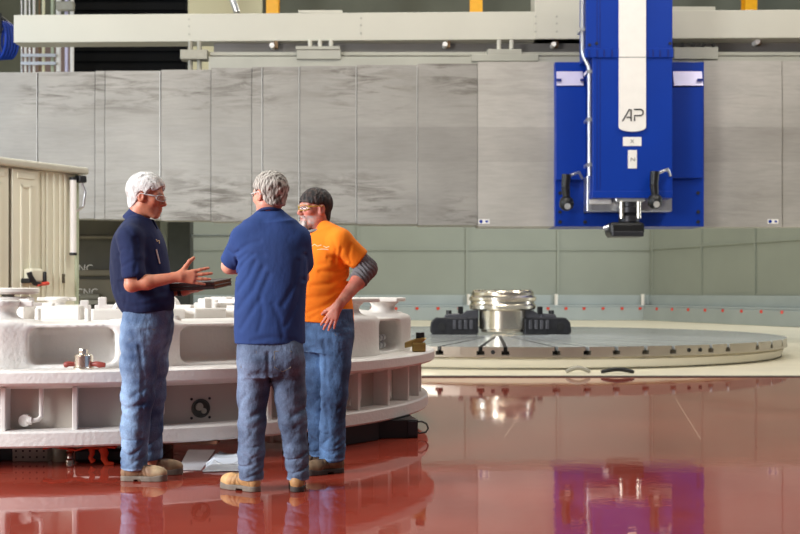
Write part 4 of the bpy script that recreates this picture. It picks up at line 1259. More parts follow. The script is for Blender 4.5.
def boot(parent, heel, yaw, col, toecol, solemat, L=1.0, lace=True):
    """a work boot whose heel stands at heel (x, y), toe along yaw"""
    R = Matrix.Translation((heel[0], heel[1], 0)) @ Matrix.Rotation(yaw, 4, 'Z') @ Matrix.Scale(0.88 * L, 4)
    V = Vox((-0.06, -0.09, 0.0), (0.36, 0.09, 0.22), 0.005)
    s, X, Y, Z = V.all()
    V.ell((0.045, 0, 0.055), (0.055, 0.042, 0.062), 0.02)
    V.cap((0.06, 0, 0.075), (0.19, 0.004, 0.058), 0.047, 0.044, 0.03)
    V.ell((0.225, 0.004, 0.052), (0.075, 0.052, 0.044), 0.03)
    V.cap((0.075, 0, 0.10), (0.065, 0, 0.175), 0.047, 0.052, 0.03)
    V.d += (0.0025 * wob(X, Y, Z, 70, 5)).astype(np.float32)
    for x in (0.13, 0.16):                                   # flex creases
        V.d += (0.004 * np.exp(-((X + 0.3 * Z - x - 0.03) / 0.006) ** 2)).astype(np.float32)
    V.cut((0, 0, 0.028), (0, 0, -1))
    V.cut((0, 0, 0.185), (0, 0, 1))
    def paint(p):
        c = np.tile(C3(*col), (len(p), 1))
        c = blend(c, C3(*toecol), sst(0.19, 0.22, p[:, 0]))
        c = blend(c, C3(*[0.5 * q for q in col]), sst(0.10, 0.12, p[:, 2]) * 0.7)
        tongue = sst(0.026, 0.018, np.abs(p[:, 1])) * sst(0.085, 0.10, p[:, 0]) * sst(0.205, 0.19, p[:, 0]) * sst(0.06, 0.07, p[:, 2])
        c = blend(c, C3(*[0.38 * q for q in col]), 0.85 * tongue)
        seam = np.exp(-((p[:, 0] - 0.12 - 0.5 * (p[:, 2] - 0.05)) / 0.004) ** 2) + np.exp(-((p[:, 0] - 0.03) / 0.004) ** 2)
        c = blend(c, C3(*[0.5 * q for q in col]), 0.7 * np.clip(seam, 0, 1))
        return c
    o = V.mesh('work_boot', M_boot, parent, paint)
    o.matrix_local = R
    V = Vox((-0.06, -0.09, -0.01), (0.36, 0.09, 0.07), 0.004)
    s, X, Y, Z = V.all()
    out = d_cap(X, Y, 0 * Z, (0.035, 0, 0), (0.13, 0, 0), 0.046, 0.044)
    out = smin(out, d_cap(X, Y, 0 * Z, (0.20, 0.004, 0), (0.25, 0.004, 0), 0.055, 0.05), 0.05)
    arch = np.where((X > 0.09) & (X < 0.14), 0.012, 0.0)
    top = 0.036 + 0.012 * sst(0.2, 0.3, X) * sst(0.0, 1, X * 3)
    V.d = np.maximum(smax(out, Z - top, 0.008), arch - Z).astype(np.float32)
    so = V.mesh('sole', solemat, o)
    if lace:
        lm = MB()
        for i in range(4):
            x = 0.105 + 0.027 * i
            z = 0.124 - 0.018 * i
            lm.tube([(x, -0.034, z - 0.012), (x + 0.008, -0.015, z + 0.002), (x + 0.010, 0.0, z + 0.004), (x + 0.008, 0.015, z + 0.002), (x, 0.034, z - 0.012)], 0.0038, 6)
        lm.build('laces', M_lace, o, smooth=1)
    return o

def wrinkle(V, freq, amp, seed, ani=(1, 1, 1), mask=None, width=0.30):
    """irregular sharp folds along the zero lines of a smooth wobble"""
    s, X, Y, Z = V.all()
    w = wob(X * ani[0], Y * ani[1], Z * ani[2], freq, seed, 5)
    g = np.exp(-(w / width) ** 2) - 0.35
    V.d += (amp * g * (1.0 if mask is None else mask(X, Y, Z))).astype(np.float32)

class Man:
    def __init__(self, px, Y, label):
        self.Y = Y
        self.o = Vector(((px - 400) / F * Y, Y, 0))
        self.label = label
    def q(self, px, py, dy=0.0):
        p = at(px, py, self.Y + dy)
        return (p.x - self.o.x, dy, p.z)
    def xz(self, px, py):
        p = at(px, py, self.Y)
        return (p.x - self.o.x, p.z)
    def x(self, px, dy=0.0):
        return at(px, 0, self.Y + dy).x - self.o.x
    def z(self, py, dy=0.0):
        return at(0, py, self.Y + dy).z
    def creases(self, V, lst, w=0.010, depth=0.006):
        for c in lst:
            pts = c[0]
            V.crease([self.xz(*p) for p in pts], (c[1] if len(c) > 1 else w) * 1.25, (c[2] if len(c) > 2 else depth) * 0.8)

def denim_paint(base, faded_lit, fade_lit_spots, hem=None):
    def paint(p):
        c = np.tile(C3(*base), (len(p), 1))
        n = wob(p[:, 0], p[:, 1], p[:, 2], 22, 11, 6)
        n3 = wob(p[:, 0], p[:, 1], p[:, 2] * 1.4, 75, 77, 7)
        c = blend(c, C3(*faded_lit), np.clip(0.22 + 0.10 * n + 0.07 * n3, 0, 1))
        for (cx, cz, rx, rz, w) in fade_lit_spots:  # fading plus the light on the lit sides, painted into the pigment
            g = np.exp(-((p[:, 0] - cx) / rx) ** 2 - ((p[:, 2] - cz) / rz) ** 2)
            c = blend(c, C3(*faded_lit), np.clip(w * g * (0.85 + 0.35 * n), 0, 1))
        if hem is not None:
            c = blend(c, C3(*[min(255, q * 1.15) for q in faded_lit]), 0.6 * np.exp(-((p[:, 2] - hem) / 0.006) ** 2))
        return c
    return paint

SKIN_TAN = ((196, 120, 92), (176, 84, 64))
def skin_paint(head, base, flush, beard=None, lips=(150, 72, 62), beardcol=None, hands=None):
    def paint(p):
        c = np.tile(C3(*base), (len(p), 1))
        n = wob(p[:, 0], p[:, 1], p[:, 2], 60, 21, 6)
        c = blend(c, C3(*flush), np.clip(0.22 + 0.2 * n, 0, 1))
        f, l, u = head.loc(p[:, 0], p[:, 1], p[:, 2])
        near = (np.abs(f) < 0.16) & (np.abs(l) < 0.12) & (np.abs(u) < 0.16)
        g = lambda cf, cl, cu, r: np.where(near, np.exp(-(((f - cf) ** 2 + (np.abs(l) - cl) ** 2 + (u - cu) ** 2) / r ** 2)), 0)
        c = blend(c, C3(*flush), 0.6 * np.clip(g(0.08, 0.04, -0.03, 0.028) + g(0.11, 0.0, -0.03, 0.018) + g(-0.01, 0.09, 0, 0.035), 0, 1))
        if beard:
            b = near * np.clip(sst(-0.040, -0.052, u) * sst(beard[0], beard[0] + 0.03, f) * (0.65 + 0.35 * wob(f, l, u, 260, 31, 6)), 0, 1) * beard[1]
            b = b * (1 - g(0.1, 0, -0.065, 0.012)) * sst(-0.135, -0.118, u)
            c = blend(c, C3(*beardcol), np.clip(b, 0, 1))
        c = blend(c, C3(*lips), 0.8 * np.where(near & (f > 0.08), np.exp(-((u + 0.0645) / 0.007) ** 2 - (l / 0.02) ** 2), 0))
        # eyes: white with a dark iris, and brows
        e = np.where(near, np.exp(-(((f - 0.086) / 0.01) ** 2 + ((np.abs(l) - 0.031) / 0.0095) ** 2 + ((u - 0.003) / 0.0055) ** 2) ** 2), 0)
        c = blend(c, C3(225, 216, 208), np.clip(e, 0, 1))
        i_ = np.where(near & (f > 0.07), np.exp(-((((np.abs(l) - 0.031) / 0.005) ** 2 + ((u - 0.003) / 0.005) ** 2) ** 3)), 0)
        c = blend(c, C3(52, 44, 40), np.clip(i_, 0, 1))
        if beardcol:
            br = np.where(near & (f > 0.06), np.exp(-((u - 0.030) / 0.006) ** 2 - ((np.abs(l) - 0.032) / 0.018) ** 4), 0)
            c = blend(c, C3(*[0.7 * q for q in beardcol]), 0.8 * br)
        return c
    return paint

def flat_paint(col, dark=None, seed=3, amt=0.25):
    def paint(p):
        c = np.tile(C3(*col), (len(p), 1))
        if dark:
            c = blend(c, C3(*dark), np.clip(amt + amt * wob(p[:, 0], p[:, 1], p[:, 2], 12, seed, 6), 0, 1))
        return c
    return paint

def hair_paint(a, b, seed=9, freq=170):
    def paint(p):
        c = np.tile(C3(*a), (len(p), 1))
        n = 0.5 + 0.5 * wob(p[:, 0], p[:, 1], p[:, 2] * 0.4, freq, seed, 7)
        return blend(c, C3(*b), np.clip(n, 0, 1))
    return paint

def surf_y(V, x, z, front=True):
    """y of the cloth surface facing the camera at (x, z) in a voxel model"""
    i = int(round((x - V.lo[0]) / V.h)); k = int(round((z - V.lo[2]) / V.h))
    col = V.d[i, :, k]
    j = np.where(col < 0)[0]
    return V.lo[1] + (j[0] if front else j[-1]) * V.h if len(j) else 0.0

# ---------------------------------------------------------------- 1: man in the navy polo, seen from his right
m = Man(145, 6.90, '')
q, x_, z_ = m.q, m.x, m.z
V = Vox((-0.32, -0.36, 0.02), (0.58, 0.36, 1.86), 0.0036)
hd = Head(q(147.0, 197.0, 0.0), -0.10, 0.16, 1.0)
hd.add(V, 0.015)
V.cap(q(140, 205), q(137.5, 226), 0.056, 0.062, 0.03)
V.stack([(z_(318), x_(147), 0, .125, .155), (z_(290), x_(142), 0, .145, .155), (z_(260), x_(139), 0, .140, .165), (z_(238), x_(137), 0, .115, .165), (z_(226), x_(137), 0, .075, .11)], -0.1, 0.04)
V.chain([q(144, 325, -.085), q(138, 396, -.09), q(134.5, 470, -.09)], [0.085, 0.055, 0.042], 0.03)
V.chain([q(149, 325, .085), q(150, 396, .09), q(151, 466, .11)], [0.085, 0.055, 0.042], 0.03)
# right arm, nearer the camera
sh, el, wr = q(130, 238, -0.175), q(131.5, 285, -0.235), q(177, 277, -0.20)
V.cap(sh, el, 0.050, 0.038, 0.02)
mid = tuple(el[i] * 0.65 + wr[i] * 0.35 for i in range(3))
V.chain([el, mid, wr], [0.038, 0.041, 0.027], 0.02)
hand(V, wr, (1, 0.05, 0.02), (0.10, 1, 0.05), -1, 1.1, (0.10, 0.06, 0.10, 0.16), 0.13, 0.95, 0.25)
# left arm under the folder
sh2, el2, wr2 = q(139, 238, 0.175), q(143, 289, 0.22), q(183, 291, 0.04)
V.chain([sh2, el2, wr2], [0.052, 0.043, 0.029], 0.02)
hand(V, wr2, (1, -0.30, 0.08), (0.0, 0.1, 1), -1, 1.0, (0.16, 0.14, 0.16, 0.2), 0.08, 0.9, 0.3)
bodyV = V
person = V.mesh('person', M_skin, None, skin_paint(hd, (204, 134, 104), (176, 92, 68), (0.05, 0.4), beardcol=(170, 140, 126)))
person.location = m.o
tag(person, 'white haired man in navy polo shirt and blue jeans gesturing over a dark folder', 'person')
hair_cols = hair_paint((236, 233, 228), (186, 182, 178))
hd.hair('hair', person, [(-0.13, -0.088), (-0.075, -0.085), (-0.05, -0.06), (-0.03, -0.03), (0.012, -0.025), (0.022, 0.02), (0.038, 0.045), (0.05, 0.07), (0.12, 0.082)],
        [(-0.09, 0.006), (-0.03, 0.014), (0.05, 0.022), (0.12, 0.028)], hair_cols, 0.0016, 300, 3, [(0, 0.078), (0.04, 0.068), (0.07, 0.04)])
hd.glasses(person, M_frame_clear)
# polo shirt
V = Vox((-0.34, -0.36, 0.9), (0.30, 0.34, 1.68), 0.005)
rows = [(314, 126, 171, .175), (309, 122, 172.5, .185), (300, 117.5, 173, .192), (290, 114.5, 171.5, .19), (275, 112, 169, .188), (260, 112, 167, .187), (245, 113, 164.5, .187), (234, 116.5, 160.5, .18), (226, 121, 156.5, .14), (219, 126, 153.5, .085)]
V.stack([(z_(py), x_((a + b_) / 2), 0.0, (x_(b_) - x_(a)) / 2, hw) for py, a, b_, hw in rows], -0.06, 0.02, 2.2)
for sgn, s0 in ((-1, 131), (1, 138)):
    V.cap(q(136.5, 222, sgn * 0.05), q(s0, 236, sgn * 0.168), 0.055, 0.064, 0.05)
V.cap(q(130.5, 238, -0.178), q(133.5, 274, -0.222), 0.066, 0.070, 0.03)
V.cap(q(139, 238, 0.178), q(141, 272, 0.21), 0.066, 0.066, 0.03)
s, X, Y, Z = V.all()
V.d += (0.0035 * wob(X, Y, Z * 0.45, 22, 6)).astype(np.float32)
m.creases(V, [([(126, 256), (133, 250), (140, 252)], .010, .006), ([(123, 262), (132, 268), (143, 262)], .010, .006), ([(122, 242), (127, 255), (127, 276)], .009, .006), ([(145, 240), (147, 255), (146, 272)], .010, .007),
              ([(150, 262), (158, 275), (164, 292)], .014, .008), ([(116, 285), (124, 296), (128, 309)], .012, .008), ([(119, 300), (140, 306), (170, 301)], .011, .006), ([(122, 290), (145, 300), (168, 292)], .013, .006),
              ([(134, 228), (141, 236), (146, 246)], .010, .005), ([(155, 240), (160, 256), (164, 276)], .010, .006), ([(130, 309), (133, 300), (132, 290)], .009, .006), ([(115, 262), (118, 275), (117, 288)], .010, .006)])
# sleeve ends
sl_end = Vector(q(135.5, 277.5, -0.222))
s, X, Y, Z = V.win((-0.34, -0.36, z_(292)), (x_(150), -0.135, z_(262)))
pl = (X - sl_end.x) * 0.12 + (Z - sl_end.z) * -1.0 + (Y - sl_end.y) * 0.0
near_arm = (Y < -0.16)
V.d[s] = np.where(near_arm & (X + 0 * Z < x_(147)), smax(V.d[s], pl.astype(np.float32), 0.006), V.d[s])
# torso keeps its side wall: put it back where the sleeve cut went through
V.stack([(z_(py), x_((a + b_) / 2), 0.0, (x_(b_) - x_(a)) / 2 - .004, hw - .004) for py, a, b_, hw in rows], -0.06, 0.01, 2.2)
V.cut((0, 0, z_(313)), (0.10, 0, -1))
nb = q(142, 208)
s, X, Y, Z = V.all()
V.d = smax(V.d, -d_cap(X, Y, Z, nb, q(153, 228, -0.004), 0.056, 0.024), 0.01).astype(np.float32)
shirt = V.mesh('polo_shirt', M_cloth, person, flat_paint((12, 32, 80), (8, 20, 52), 3, 0.3))
shV = V
# collar: a sloping band round the neck, open at the throat
cb = MB()
N = 36
vs, fs = [], []
for i in range(N + 1):
    a = 0.42 + (2 * PI - 0.84) * i / N - 0.06
    ca_, sa_ = math.cos(a), math.sin(a)
    fwd = (1 + ca_) / 2
    ctop = Vector(q(140.5, 208.5)) ; cbot = Vector(q(141.0, 215.5))
    rt = Vector((0.064 * ca_, 0.060 * sa_, -0.075 * fwd)) + ctop
    rb = Vector((0.106 * ca_, 0.104 * sa_, -0.088 * fwd - 0.012 * abs(sa_))) + cbot
    inn = Vector((0.058 * ca_, 0.055 * sa_, -0.075 * fwd - 0.012)) + ctop
    vs += [inn, rt, rb, rb + Vector((0, 0, -0.006)), rb * 0.93 + cbot * 0.07 + Vector((0, 0, -0.006))]
for i in range(N):
    for k in range(4):
        fs.append((5 * i + k, 5 * i + 5 + k, 5 * i + 6 + k, 5 * i + 1 + k))
cb.add(vs, fs)
M_navy = simple('navy_collar', (13, 32, 80), 0.85, var=0.08, vscale=20)
cb.build('collar', M_navy, shirt, smooth=1)
# pens in the chest pocket and the small stitched mark
def on_shirt(VV, mm, px, py): 
    x, z = mm.xz(px, py)
    return Vector((x, surf_y(VV, x, z), z))
p0, p1 = on_shirt(shV, m, 160.5, 250), on_shirt(shV, m, 163.5, 264)
off = Vector((0, -0.004, 0))
MB().cyl(p0 + off, p1 + off, 0.0045, n=8).build('pen', M_white, shirt)
MB().tube([on_shirt(shV, m, a, b_) + Vector((0, -.002, 0)) for a, b_ in ((159.5, 240), (160.5, 242), (161.5, 241), (162.2, 244))], 0.003, 6).build('stitched_mark', M_thread, shirt)
# watch
wv = Vector(wr2); dv = Vector((1, -0.25, 0.0)).normalized()
MB().lathe([(0.030, -0.012), (0.035, -0.010), (0.035, 0.010), (0.030, 0.012)], 24, Matrix.Translation(wv - dv * 0.012) @ dv.to_track_quat('Z', 'Y').to_matrix().to_4x4(), cap=False).build('watch', M_strap_black, person, smooth=0.6)
# jeans
V = Vox((-0.24, -0.30, 0.04), (0.26, 0.32, 1.04), 0.005)
V.stack([(z_(298), x_(146), 0, .135, .165), (z_(314), x_(148), 0, .140, .170), (z_(328), x_(147.5), 0, .143, .176), (z_(345), x_(146), 0, .132, .172), (z_(354), x_(146), 0, .11, .15)], -0.05, 0.03)
V.chain([q(143.5, 332, -.088), q(139.5, 365, -.09), q(137.5, 396, -.09), q(134.5, 428, -.09), q(134.5, 466, -.09)], [.122, .106, .094, .080, .078], 0.03)
V.chain([q(149, 332, .088), q(150, 365, .09), q(150, 396, .09), q(149, 428, .10), q(150, 461, .11)], [.118, .104, .088, .074, .070], 0.03)
s, X, Y, Z = V.all()
V.d += (0.004 * wob(X, Y, Z * 0.5, 26, 16)).astype(np.float32)
wrinkle(V, 30, 0.0075, 71, (0.8, 0.8, 2.0), lambda X, Y, Z: np.exp(-((Z - 0.16) / 0.12) ** 2))
wrinkle(V, 17, 0.005, 75, (1, 1, 1.3), lambda X, Y, Z: 0.6 + 0.8 * np.exp(-((Z - 0.52) / 0.12) ** 2))
m.creases(V, [([(124, 388), (136, 396), (152, 386)], .012, .008), ([(124, 402), (138, 408), (152, 398), (158, 388)], .012, .008), ([(126, 412), (140, 420)], .010, .006), ([(122, 446), (136, 452), (148, 444)], .009, .008),
              ([(122, 456), (134, 462), (148, 454)], .008, .007), ([(150, 330), (160, 340), (168, 336)], .012, .006), ([(147, 345), (150, 372), (149, 400), (146, 440)], .010, .010), ([(126, 352), (132, 362)], .010, .005), ([(128, 426), (140, 436), (147, 430)], .010, .007)])
V.cut((0, 0, z_(463.5)), (0, 0.14, -1))
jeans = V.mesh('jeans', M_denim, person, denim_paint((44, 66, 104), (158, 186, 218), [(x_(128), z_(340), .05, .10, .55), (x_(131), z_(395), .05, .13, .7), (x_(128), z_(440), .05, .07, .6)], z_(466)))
jV1 = V
pk_ = [on_shirt(jV1, m, a, b_) + Vector((0, -0.001, 0)) for a, b_ in ((126, 322), (125.5, 338), (131, 341), (137, 338), (137.5, 322), (126, 322))]
MB().tube(pk_, 0.0022, 5).build('back_pocket', M_stitch, jeans)
pk_ = [on_shirt(jV1, m, a, b_) + Vector((0, -0.001, 0)) for a, b_ in ((152, 319), (154, 326), (160, 329), (166, 328))]
MB().tube(pk_, 0.0022, 5).build('front_pocket', M_stitch, jeans)
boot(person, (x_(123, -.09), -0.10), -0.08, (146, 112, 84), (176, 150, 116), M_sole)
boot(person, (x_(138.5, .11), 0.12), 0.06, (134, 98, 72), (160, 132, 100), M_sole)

# dark folder resting on his left hand
fc = m.o + Vector(q(199.5, 284.8, 0.02))
fo = thing('folder', tuple(fc), 'dark brown zipped folder lying on the left hand of the man in navy polo', 'folder')
fo.rotation_euler = (0.10, -0.04, -0.30)
M_folder = simple('folder_leather', (30, 23, 24), 0.4, var=0.15, vscale=30, bmp=0.3, bscale=180)
M_folder_edge = simple('folder_edge', (58, 34, 32), 0.5, var=0.1, vscale=30)
MB().box((-0.155, -0.12, 0.017), (0.155, 0.12, 0.024)).build('cover', M_folder, fo, bevel=0.003)
MB().box((-0.155, -0.12, -0.021), (0.155, 0.12, -0.015)).build('cover', M_folder, fo, bevel=0.003)
MB().box((-0.15, -0.115, -0.015), (0.151, 0.115, 0.017)).build('pages', M_folder_edge, fo)
MB().tube([(-0.15, -0.118, 0), (0.148, -0.118, 0), (0.153, -0.112, 0), (0.153, 0.118, 0)], 0.004, 6).build('zip', M_black, fo)

# ---------------------------------------------------------------- 2: man in the blue t-shirt, seen from behind
m = Man(270, 6.46, '')
q, x_, z_ = m.q, m.x, m.z
V = Vox((-0.34, -0.30, 0.02), (0.32, 0.46, 1.84), 0.0036)
hd = Head(q(269.5, 195, 0.02), PI / 2 + 0.80, 0.06, 0.97)
hd.add(V, 0.015)
V.cap(q(270, 206, 0.015), q(270, 222, 0.02), 0.060, 0.062, 0.03)
V.stack([(z_(350), x_(270), 0, .12, .155), (z_(310), x_(270), 0.0, .13, .165), (z_(270), x_(271), 0, .125, .165), (z_(244), x_(270), 0, .08, .15), (z_(232), x_(270), 0, .05, .09)], PI / 2, 0.04)
V.chain([q(255, 360), q(252, 420), q(250.5, 484)], [0.085, 0.052, 0.042], 0.02)
V.chain([q(286, 360), q(292, 420), q(298, 482)], [0.085, 0.052, 0.042], 0.02)
sh, el, wr = q(243, 240, 0.03), q(229.5, 266, 0.16), q(262, 272, 0.26)
V.cap(sh, el, 0.052, 0.043, 0.02)
V.chain([el, wr], [0.043, 0.03], 0.02)
hand(V, wr, (1, 0.05, 0.10), (0, -1, 0.1), 1, 1.0, (0.4, 0.4, 0.4, 0.4), 0.05, 0.4, 0.2)
sh, el, wr = q(298, 240, 0.03), q(301, 277, 0.16), q(258, 264, 0.285)
V.cap(sh, el, 0.052, 0.043, 0.02)
V.chain([el, wr], [0.043, 0.03], 0.02)
hand(V, wr, (-1, -0.45, -0.04), (0.35, -1, 0.0), -1, 1.0, (0.25, 0.25, 0.3, 0.3), 0.05, 0.5, 0.2)
person = V.mesh('person', M_skin, None, skin_paint(hd, (226, 164, 140), (206, 112, 92), (0.03, 0.35), beardcol=(190, 170, 160)))
person.location = m.o
tag(person, 'grey haired man with his back turned, arms crossed, blue t-shirt and jeans', 'person')
hd.hair('hair', person, [(-0.13, -0.072), (-0.075, -0.072), (-0.05, -0.062), (-0.03, -0.035), (0.010, -0.03), (0.022, 0.02), (0.038, 0.045), (0.05, 0.07), (0.12, 0.082)],
        [(-0.09, 0.006), (-0.03, 0.012), (0.05, 0.017), (0.12, 0.020)], hair_paint((206, 198, 186), (92, 82, 74), 19, 420), 0.0020, 330, 13, [(0, 0.078), (0.04, 0.068), (0.07, 0.04)])
hd.glasses(person, M_frame_clear)
V = Vox((-0.36, -0.30, 0.74), (0.34, 0.34, 1.66), 0.005)
rows = [(346, 235.5, 304.5, .155), (338, 235, 304.5, .158), (322, 235, 304, .160), (305, 235.5, 304.5, .160), (288, 236, 305.5, .158), (270, 237, 307, .150), (255, 237, 307, .140), (242, 238, 304.5, .122), (232, 243, 298, .10), (224, 249, 291, .085)]
V.stack([(z_(py), x_((a + b_) / 2), 0.01, hd_, (x_(b_) - x_(a)) / 2) for py, a, b_, hd_ in rows], PI / 2, 0.02, 2.3)
V.cap(q(263, 218), q(243.5, 237, 0.0), 0.052, 0.062, 0.06)
V.cap(q(277, 218), q(297.5, 237, 0.0), 0.052, 0.062, 0.06)
V.cap(q(242.5, 239, 0.02), q(232, 260, 0.13), 0.066, 0.064, 0.035)
V.cap(q(299, 239, 0.02), q(302.5, 263, 0.11), 0.066, 0.064, 0.035)
s, X, Y, Z = V.all()
V.d += (0.003 * wob(X, Y, Z * 0.5, 20, 26)).astype(np.float32)
m.creases(V, [([(240, 252), (250, 245), (262, 242)], .012, .006), ([(238, 262), (250, 254), (266, 256)], .012, .006), ([(238, 275), (247, 262), (256, 255)], .010, .007), ([(240, 292), (252, 276), (258, 262)], .012, .008), ([(240, 310), (256, 290), (266, 268)], .014, .008),
              ([(244, 328), (262, 300), (272, 275)], .014, .007), ([(300, 262), (296, 285), (285, 305)], .013, .007), ([(303, 280), (298, 305), (288, 325)], .012, .006), ([(236, 258), (239, 268), (238, 280)], .010, .010), ([(305, 255), (304, 268), (304, 280)], .010, .009),
              ([(262, 330), (266, 315), (264, 300)], .013, .005), ([(285, 335), (282, 318), (276, 304)], .013, .005), ([(228, 250), (234, 254), (240, 252)], .009, .006), ([(255, 340), (275, 336), (296, 340)], .012, .004)])
V.cut((0, 0, z_(343.5)), (0, 0, -1))
nv = Vector((-0.42, 0.35, -0.55)).normalized()
ce = Vector(q(230.5, 264.5, 0.14))
s, X, Y, Z = V.win((-0.36, 0.02, z_(280)), (x_(238.5), 0.34, z_(244)))
V.d[s] = smax(V.d[s], ((X - ce.x) * nv.x + (Y - ce.y) * nv.y + (Z - ce.z) * nv.z).astype(np.float32), 0.006)
s, X, Y, Z = V.all()
V.d = smax(V.d, -d_cap(X, Y, Z, q(270, 200, 0.015), q(270, 210, 0.015), 0.064, 0.050), 0.008).astype(np.float32)
def blue_shirt(p):
    c = flat_paint((38, 66, 124), (28, 48, 94), 8, 0.28)(p)
    return c
shirt = V.mesh('t_shirt', M_cloth, person, blue_shirt)
# neck rib
rb_ = [Vector(q(270, 213.5, 0.0)) + Vector((0.070 * math.cos(a), 0.018 + 0.072 * math.sin(a), -0.004 - 0.028 * math.sin(a))) for a in [2 * PI * k / 32 for k in range(32)]]
MB().tube(rb_, 0.009, 8, True).build('neck_rib', simple('neck_rib_blue', (24, 44, 92), 0.9, var=0.05), shirt, smooth=1)
hem = []
# jeans
V = Vox((-0.26, -0.24, 0.04), (0.28, 0.26, 0.98), 0.005)
V.stack([(z_(330), x_(270), 0.0, .125, .172), (z_(350), x_(270), 0.0, .135, .184), (z_(364), x_(270.5), -0.005, .135, .184), (z_(376), x_(271), 0, .115, .165)], PI / 2, 0.03)
V.ell(q(256, 358, -0.06), (.085, .075, .095), 0.04)
V.ell(q(286, 358, -0.06), (.085, .075, .095), 0.04)
V.chain([q(254.5, 366), q(253.5, 395, .01), q(252, 422, -.005), q(250.5, 450, -.01), q(250.5, 480, 0.0)], [.098, .088, .074, .069, .067], 0.02)
V.chain([q(287, 366), q(289.5, 395, .01), q(292.5, 422, -.005), q(295, 450, -.01), q(297.5, 478, 0.0)], [.098, .088, .075, .069, .063], 0.02)
s, X, Y, Z = V.all()
V.d += (0.004 * wob(X, Y, Z * 0.5, 25, 36)).astype(np.float32)
wrinkle(V, 30, 0.0075, 71, (0.8, 0.8, 2.0), lambda X, Y, Z: np.exp(-((Z - 0.15) / 0.12) ** 2))
wrinkle(V, 17, 0.005, 75, (1, 1, 1.3), lambda X, Y, Z: 0.6 + 0.8 * np.exp(-((Z - 0.52) / 0.12) ** 2))
m.creases(V, [([(271, 352), (271, 366), (271, 380)], .010, .012), ([(240, 408), (252, 416), (264, 408)], .012, .007), ([(242, 424), (254, 428), (264, 420)], .010, .006), ([(280, 408), (292, 416), (304, 408)], .012, .007), ([(282, 424), (294, 428), (305, 420)], .010, .006),
              ([(248, 380), (258, 372), (268, 372)], .012, .006), ([(294, 380), (284, 374), (274, 373)], .012, .006), ([(242, 452), (252, 458), (262, 452)], .009, .006), ([(286, 452), (298, 460), (306, 452)], .009, .006), ([(241, 466), (252, 470), (261, 464)], .008, .006), ([(290, 466), (299, 471), (307, 465)], .008, .006)])
V.cut((0, 0, z_(479.5)), (0, 0, -1))
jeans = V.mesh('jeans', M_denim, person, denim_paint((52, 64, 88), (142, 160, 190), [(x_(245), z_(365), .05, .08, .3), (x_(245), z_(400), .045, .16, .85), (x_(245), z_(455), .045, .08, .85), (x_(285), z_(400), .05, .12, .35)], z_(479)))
for a0 in (243, 277):
    pk_ = [on_shirt(V, m, a0 + a, b_) + Vector((0, -0.001, 0)) for a, b_ in ((0, 350), (0.5, 366), (8, 370), (16, 366), (16.5, 350), (0, 350))]
    MB().tube(pk_, 0.0022, 5).build('back_pocket', M_stitch, jeans)
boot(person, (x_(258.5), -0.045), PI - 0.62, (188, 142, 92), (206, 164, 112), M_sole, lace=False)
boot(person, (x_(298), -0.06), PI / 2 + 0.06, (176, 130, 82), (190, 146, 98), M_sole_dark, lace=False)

# ---------------------------------------------------------------- 3: man in the orange t-shirt, hand on hip
m = Man(326, 7.16, '')
q, x_, z_ = m.q, m.x, m.z
fy = -2.42                                      # the way he faces
fd, ld = Vector((math.cos(fy), math.sin(fy), 0)), Vector((-math.sin(fy), math.cos(fy), 0))
def sd(px, py, left=0.0, fwd=0.0):
    """a point at pixel height py, measured from the body axis at column px, to his left and forward"""
    c = Vector(m.q(px, py, 0.0))
    return tuple(c + ld * left + fd * fwd)
V = Vox((-0.36, -0.44, 0.02), (0.42, 0.40, 1.80), 0.0036)
hd = Head(q(314.5, 209, 0.0), fy - 0.12, 0.02, 0.97)
hd.add(V, 0.015)
V.cap(q(317.5, 218, 0.0), q(321, 238, 0.02), 0.060, 0.064, 0.03)
V.stack([(z_(325), x_(326), 0, .12, .125), (z_(300), x_(325), 0, .125, .125), (z_(270), x_(323), 0, .12, .12), (z_(250), x_(323), 0, .095, .12), (z_(238), x_(323), 0, .06, .09)], fy, 0.04)
V.chain([sd(327, 335, .075), q(334, 395, -.073), q(331.5, 452, -.06)], [0.08, 0.052, 0.038], 0.03)
V.chain([sd(327, 335, -.075), q(317.5, 395, .06), q(320, 448, .08)], [0.08, 0.052, 0.036], 0.03)
sh, el, wr = sd(324, 242, .175), q(367.5, 270, -0.06), q(339, 304.5, -0.235)
V.cap(sh, el, 0.052, 0.044, 0.02)
V.chain([el, tuple(el[i] * .65 + wr[i] * .35 for i in range(3)), wr], [0.044, 0.044, 0.029], 0.02)
hand(V, wr, (-0.48, 0.10, -0.87), (0.25, 0.95, 0.0), 1, 1.0, (0.14, 0.14, 0.16, 0.2), 0.11, 0.6, 0.2)
sh2, el2, wr2 = sd(324, 242, -.175), q(300, 284, 0.22), q(306, 318, 0.05)
V.chain([sh2, el2, wr2], [0.052, 0.044, 0.029], 0.02)
hand(V, wr2, (0.25, -0.35, -0.9), (0.6, 0.3, 0.1), -1, 0.98, (0.2, 0.2, 0.2, 0.2), 0.08, 0.6, 0.1)
person = V.mesh('person', M_skin, None, skin_paint(hd, (218, 146, 124), (192, 92, 78), (0.02, 1.0), beardcol=(206, 192, 186)))
person.location = m.o
tag(person, 'dark haired bearded man in orange t-shirt and jeans, hand on hip', 'person')
hd.hair('hair', person, [(-0.13, -0.085), (-0.075, -0.082), (-0.05, -0.075), (-0.03, -0.045), (-0.01, 0.02), (0.02, 0.02), (0.035, 0.026), (0.05, 0.036), (0.12, 0.040)],
        [(-0.09, 0.006), (-0.03, 0.010), (0.04, 0.015), (0.12, 0.018)], hair_paint((64, 46, 40), (22, 17, 18), 29, 300), 0.0012, 300, 23, [(0, 0.040), (0.04, 0.036), (0.075, 0.024)])
hd.glasses(person, M_frame_yellow)
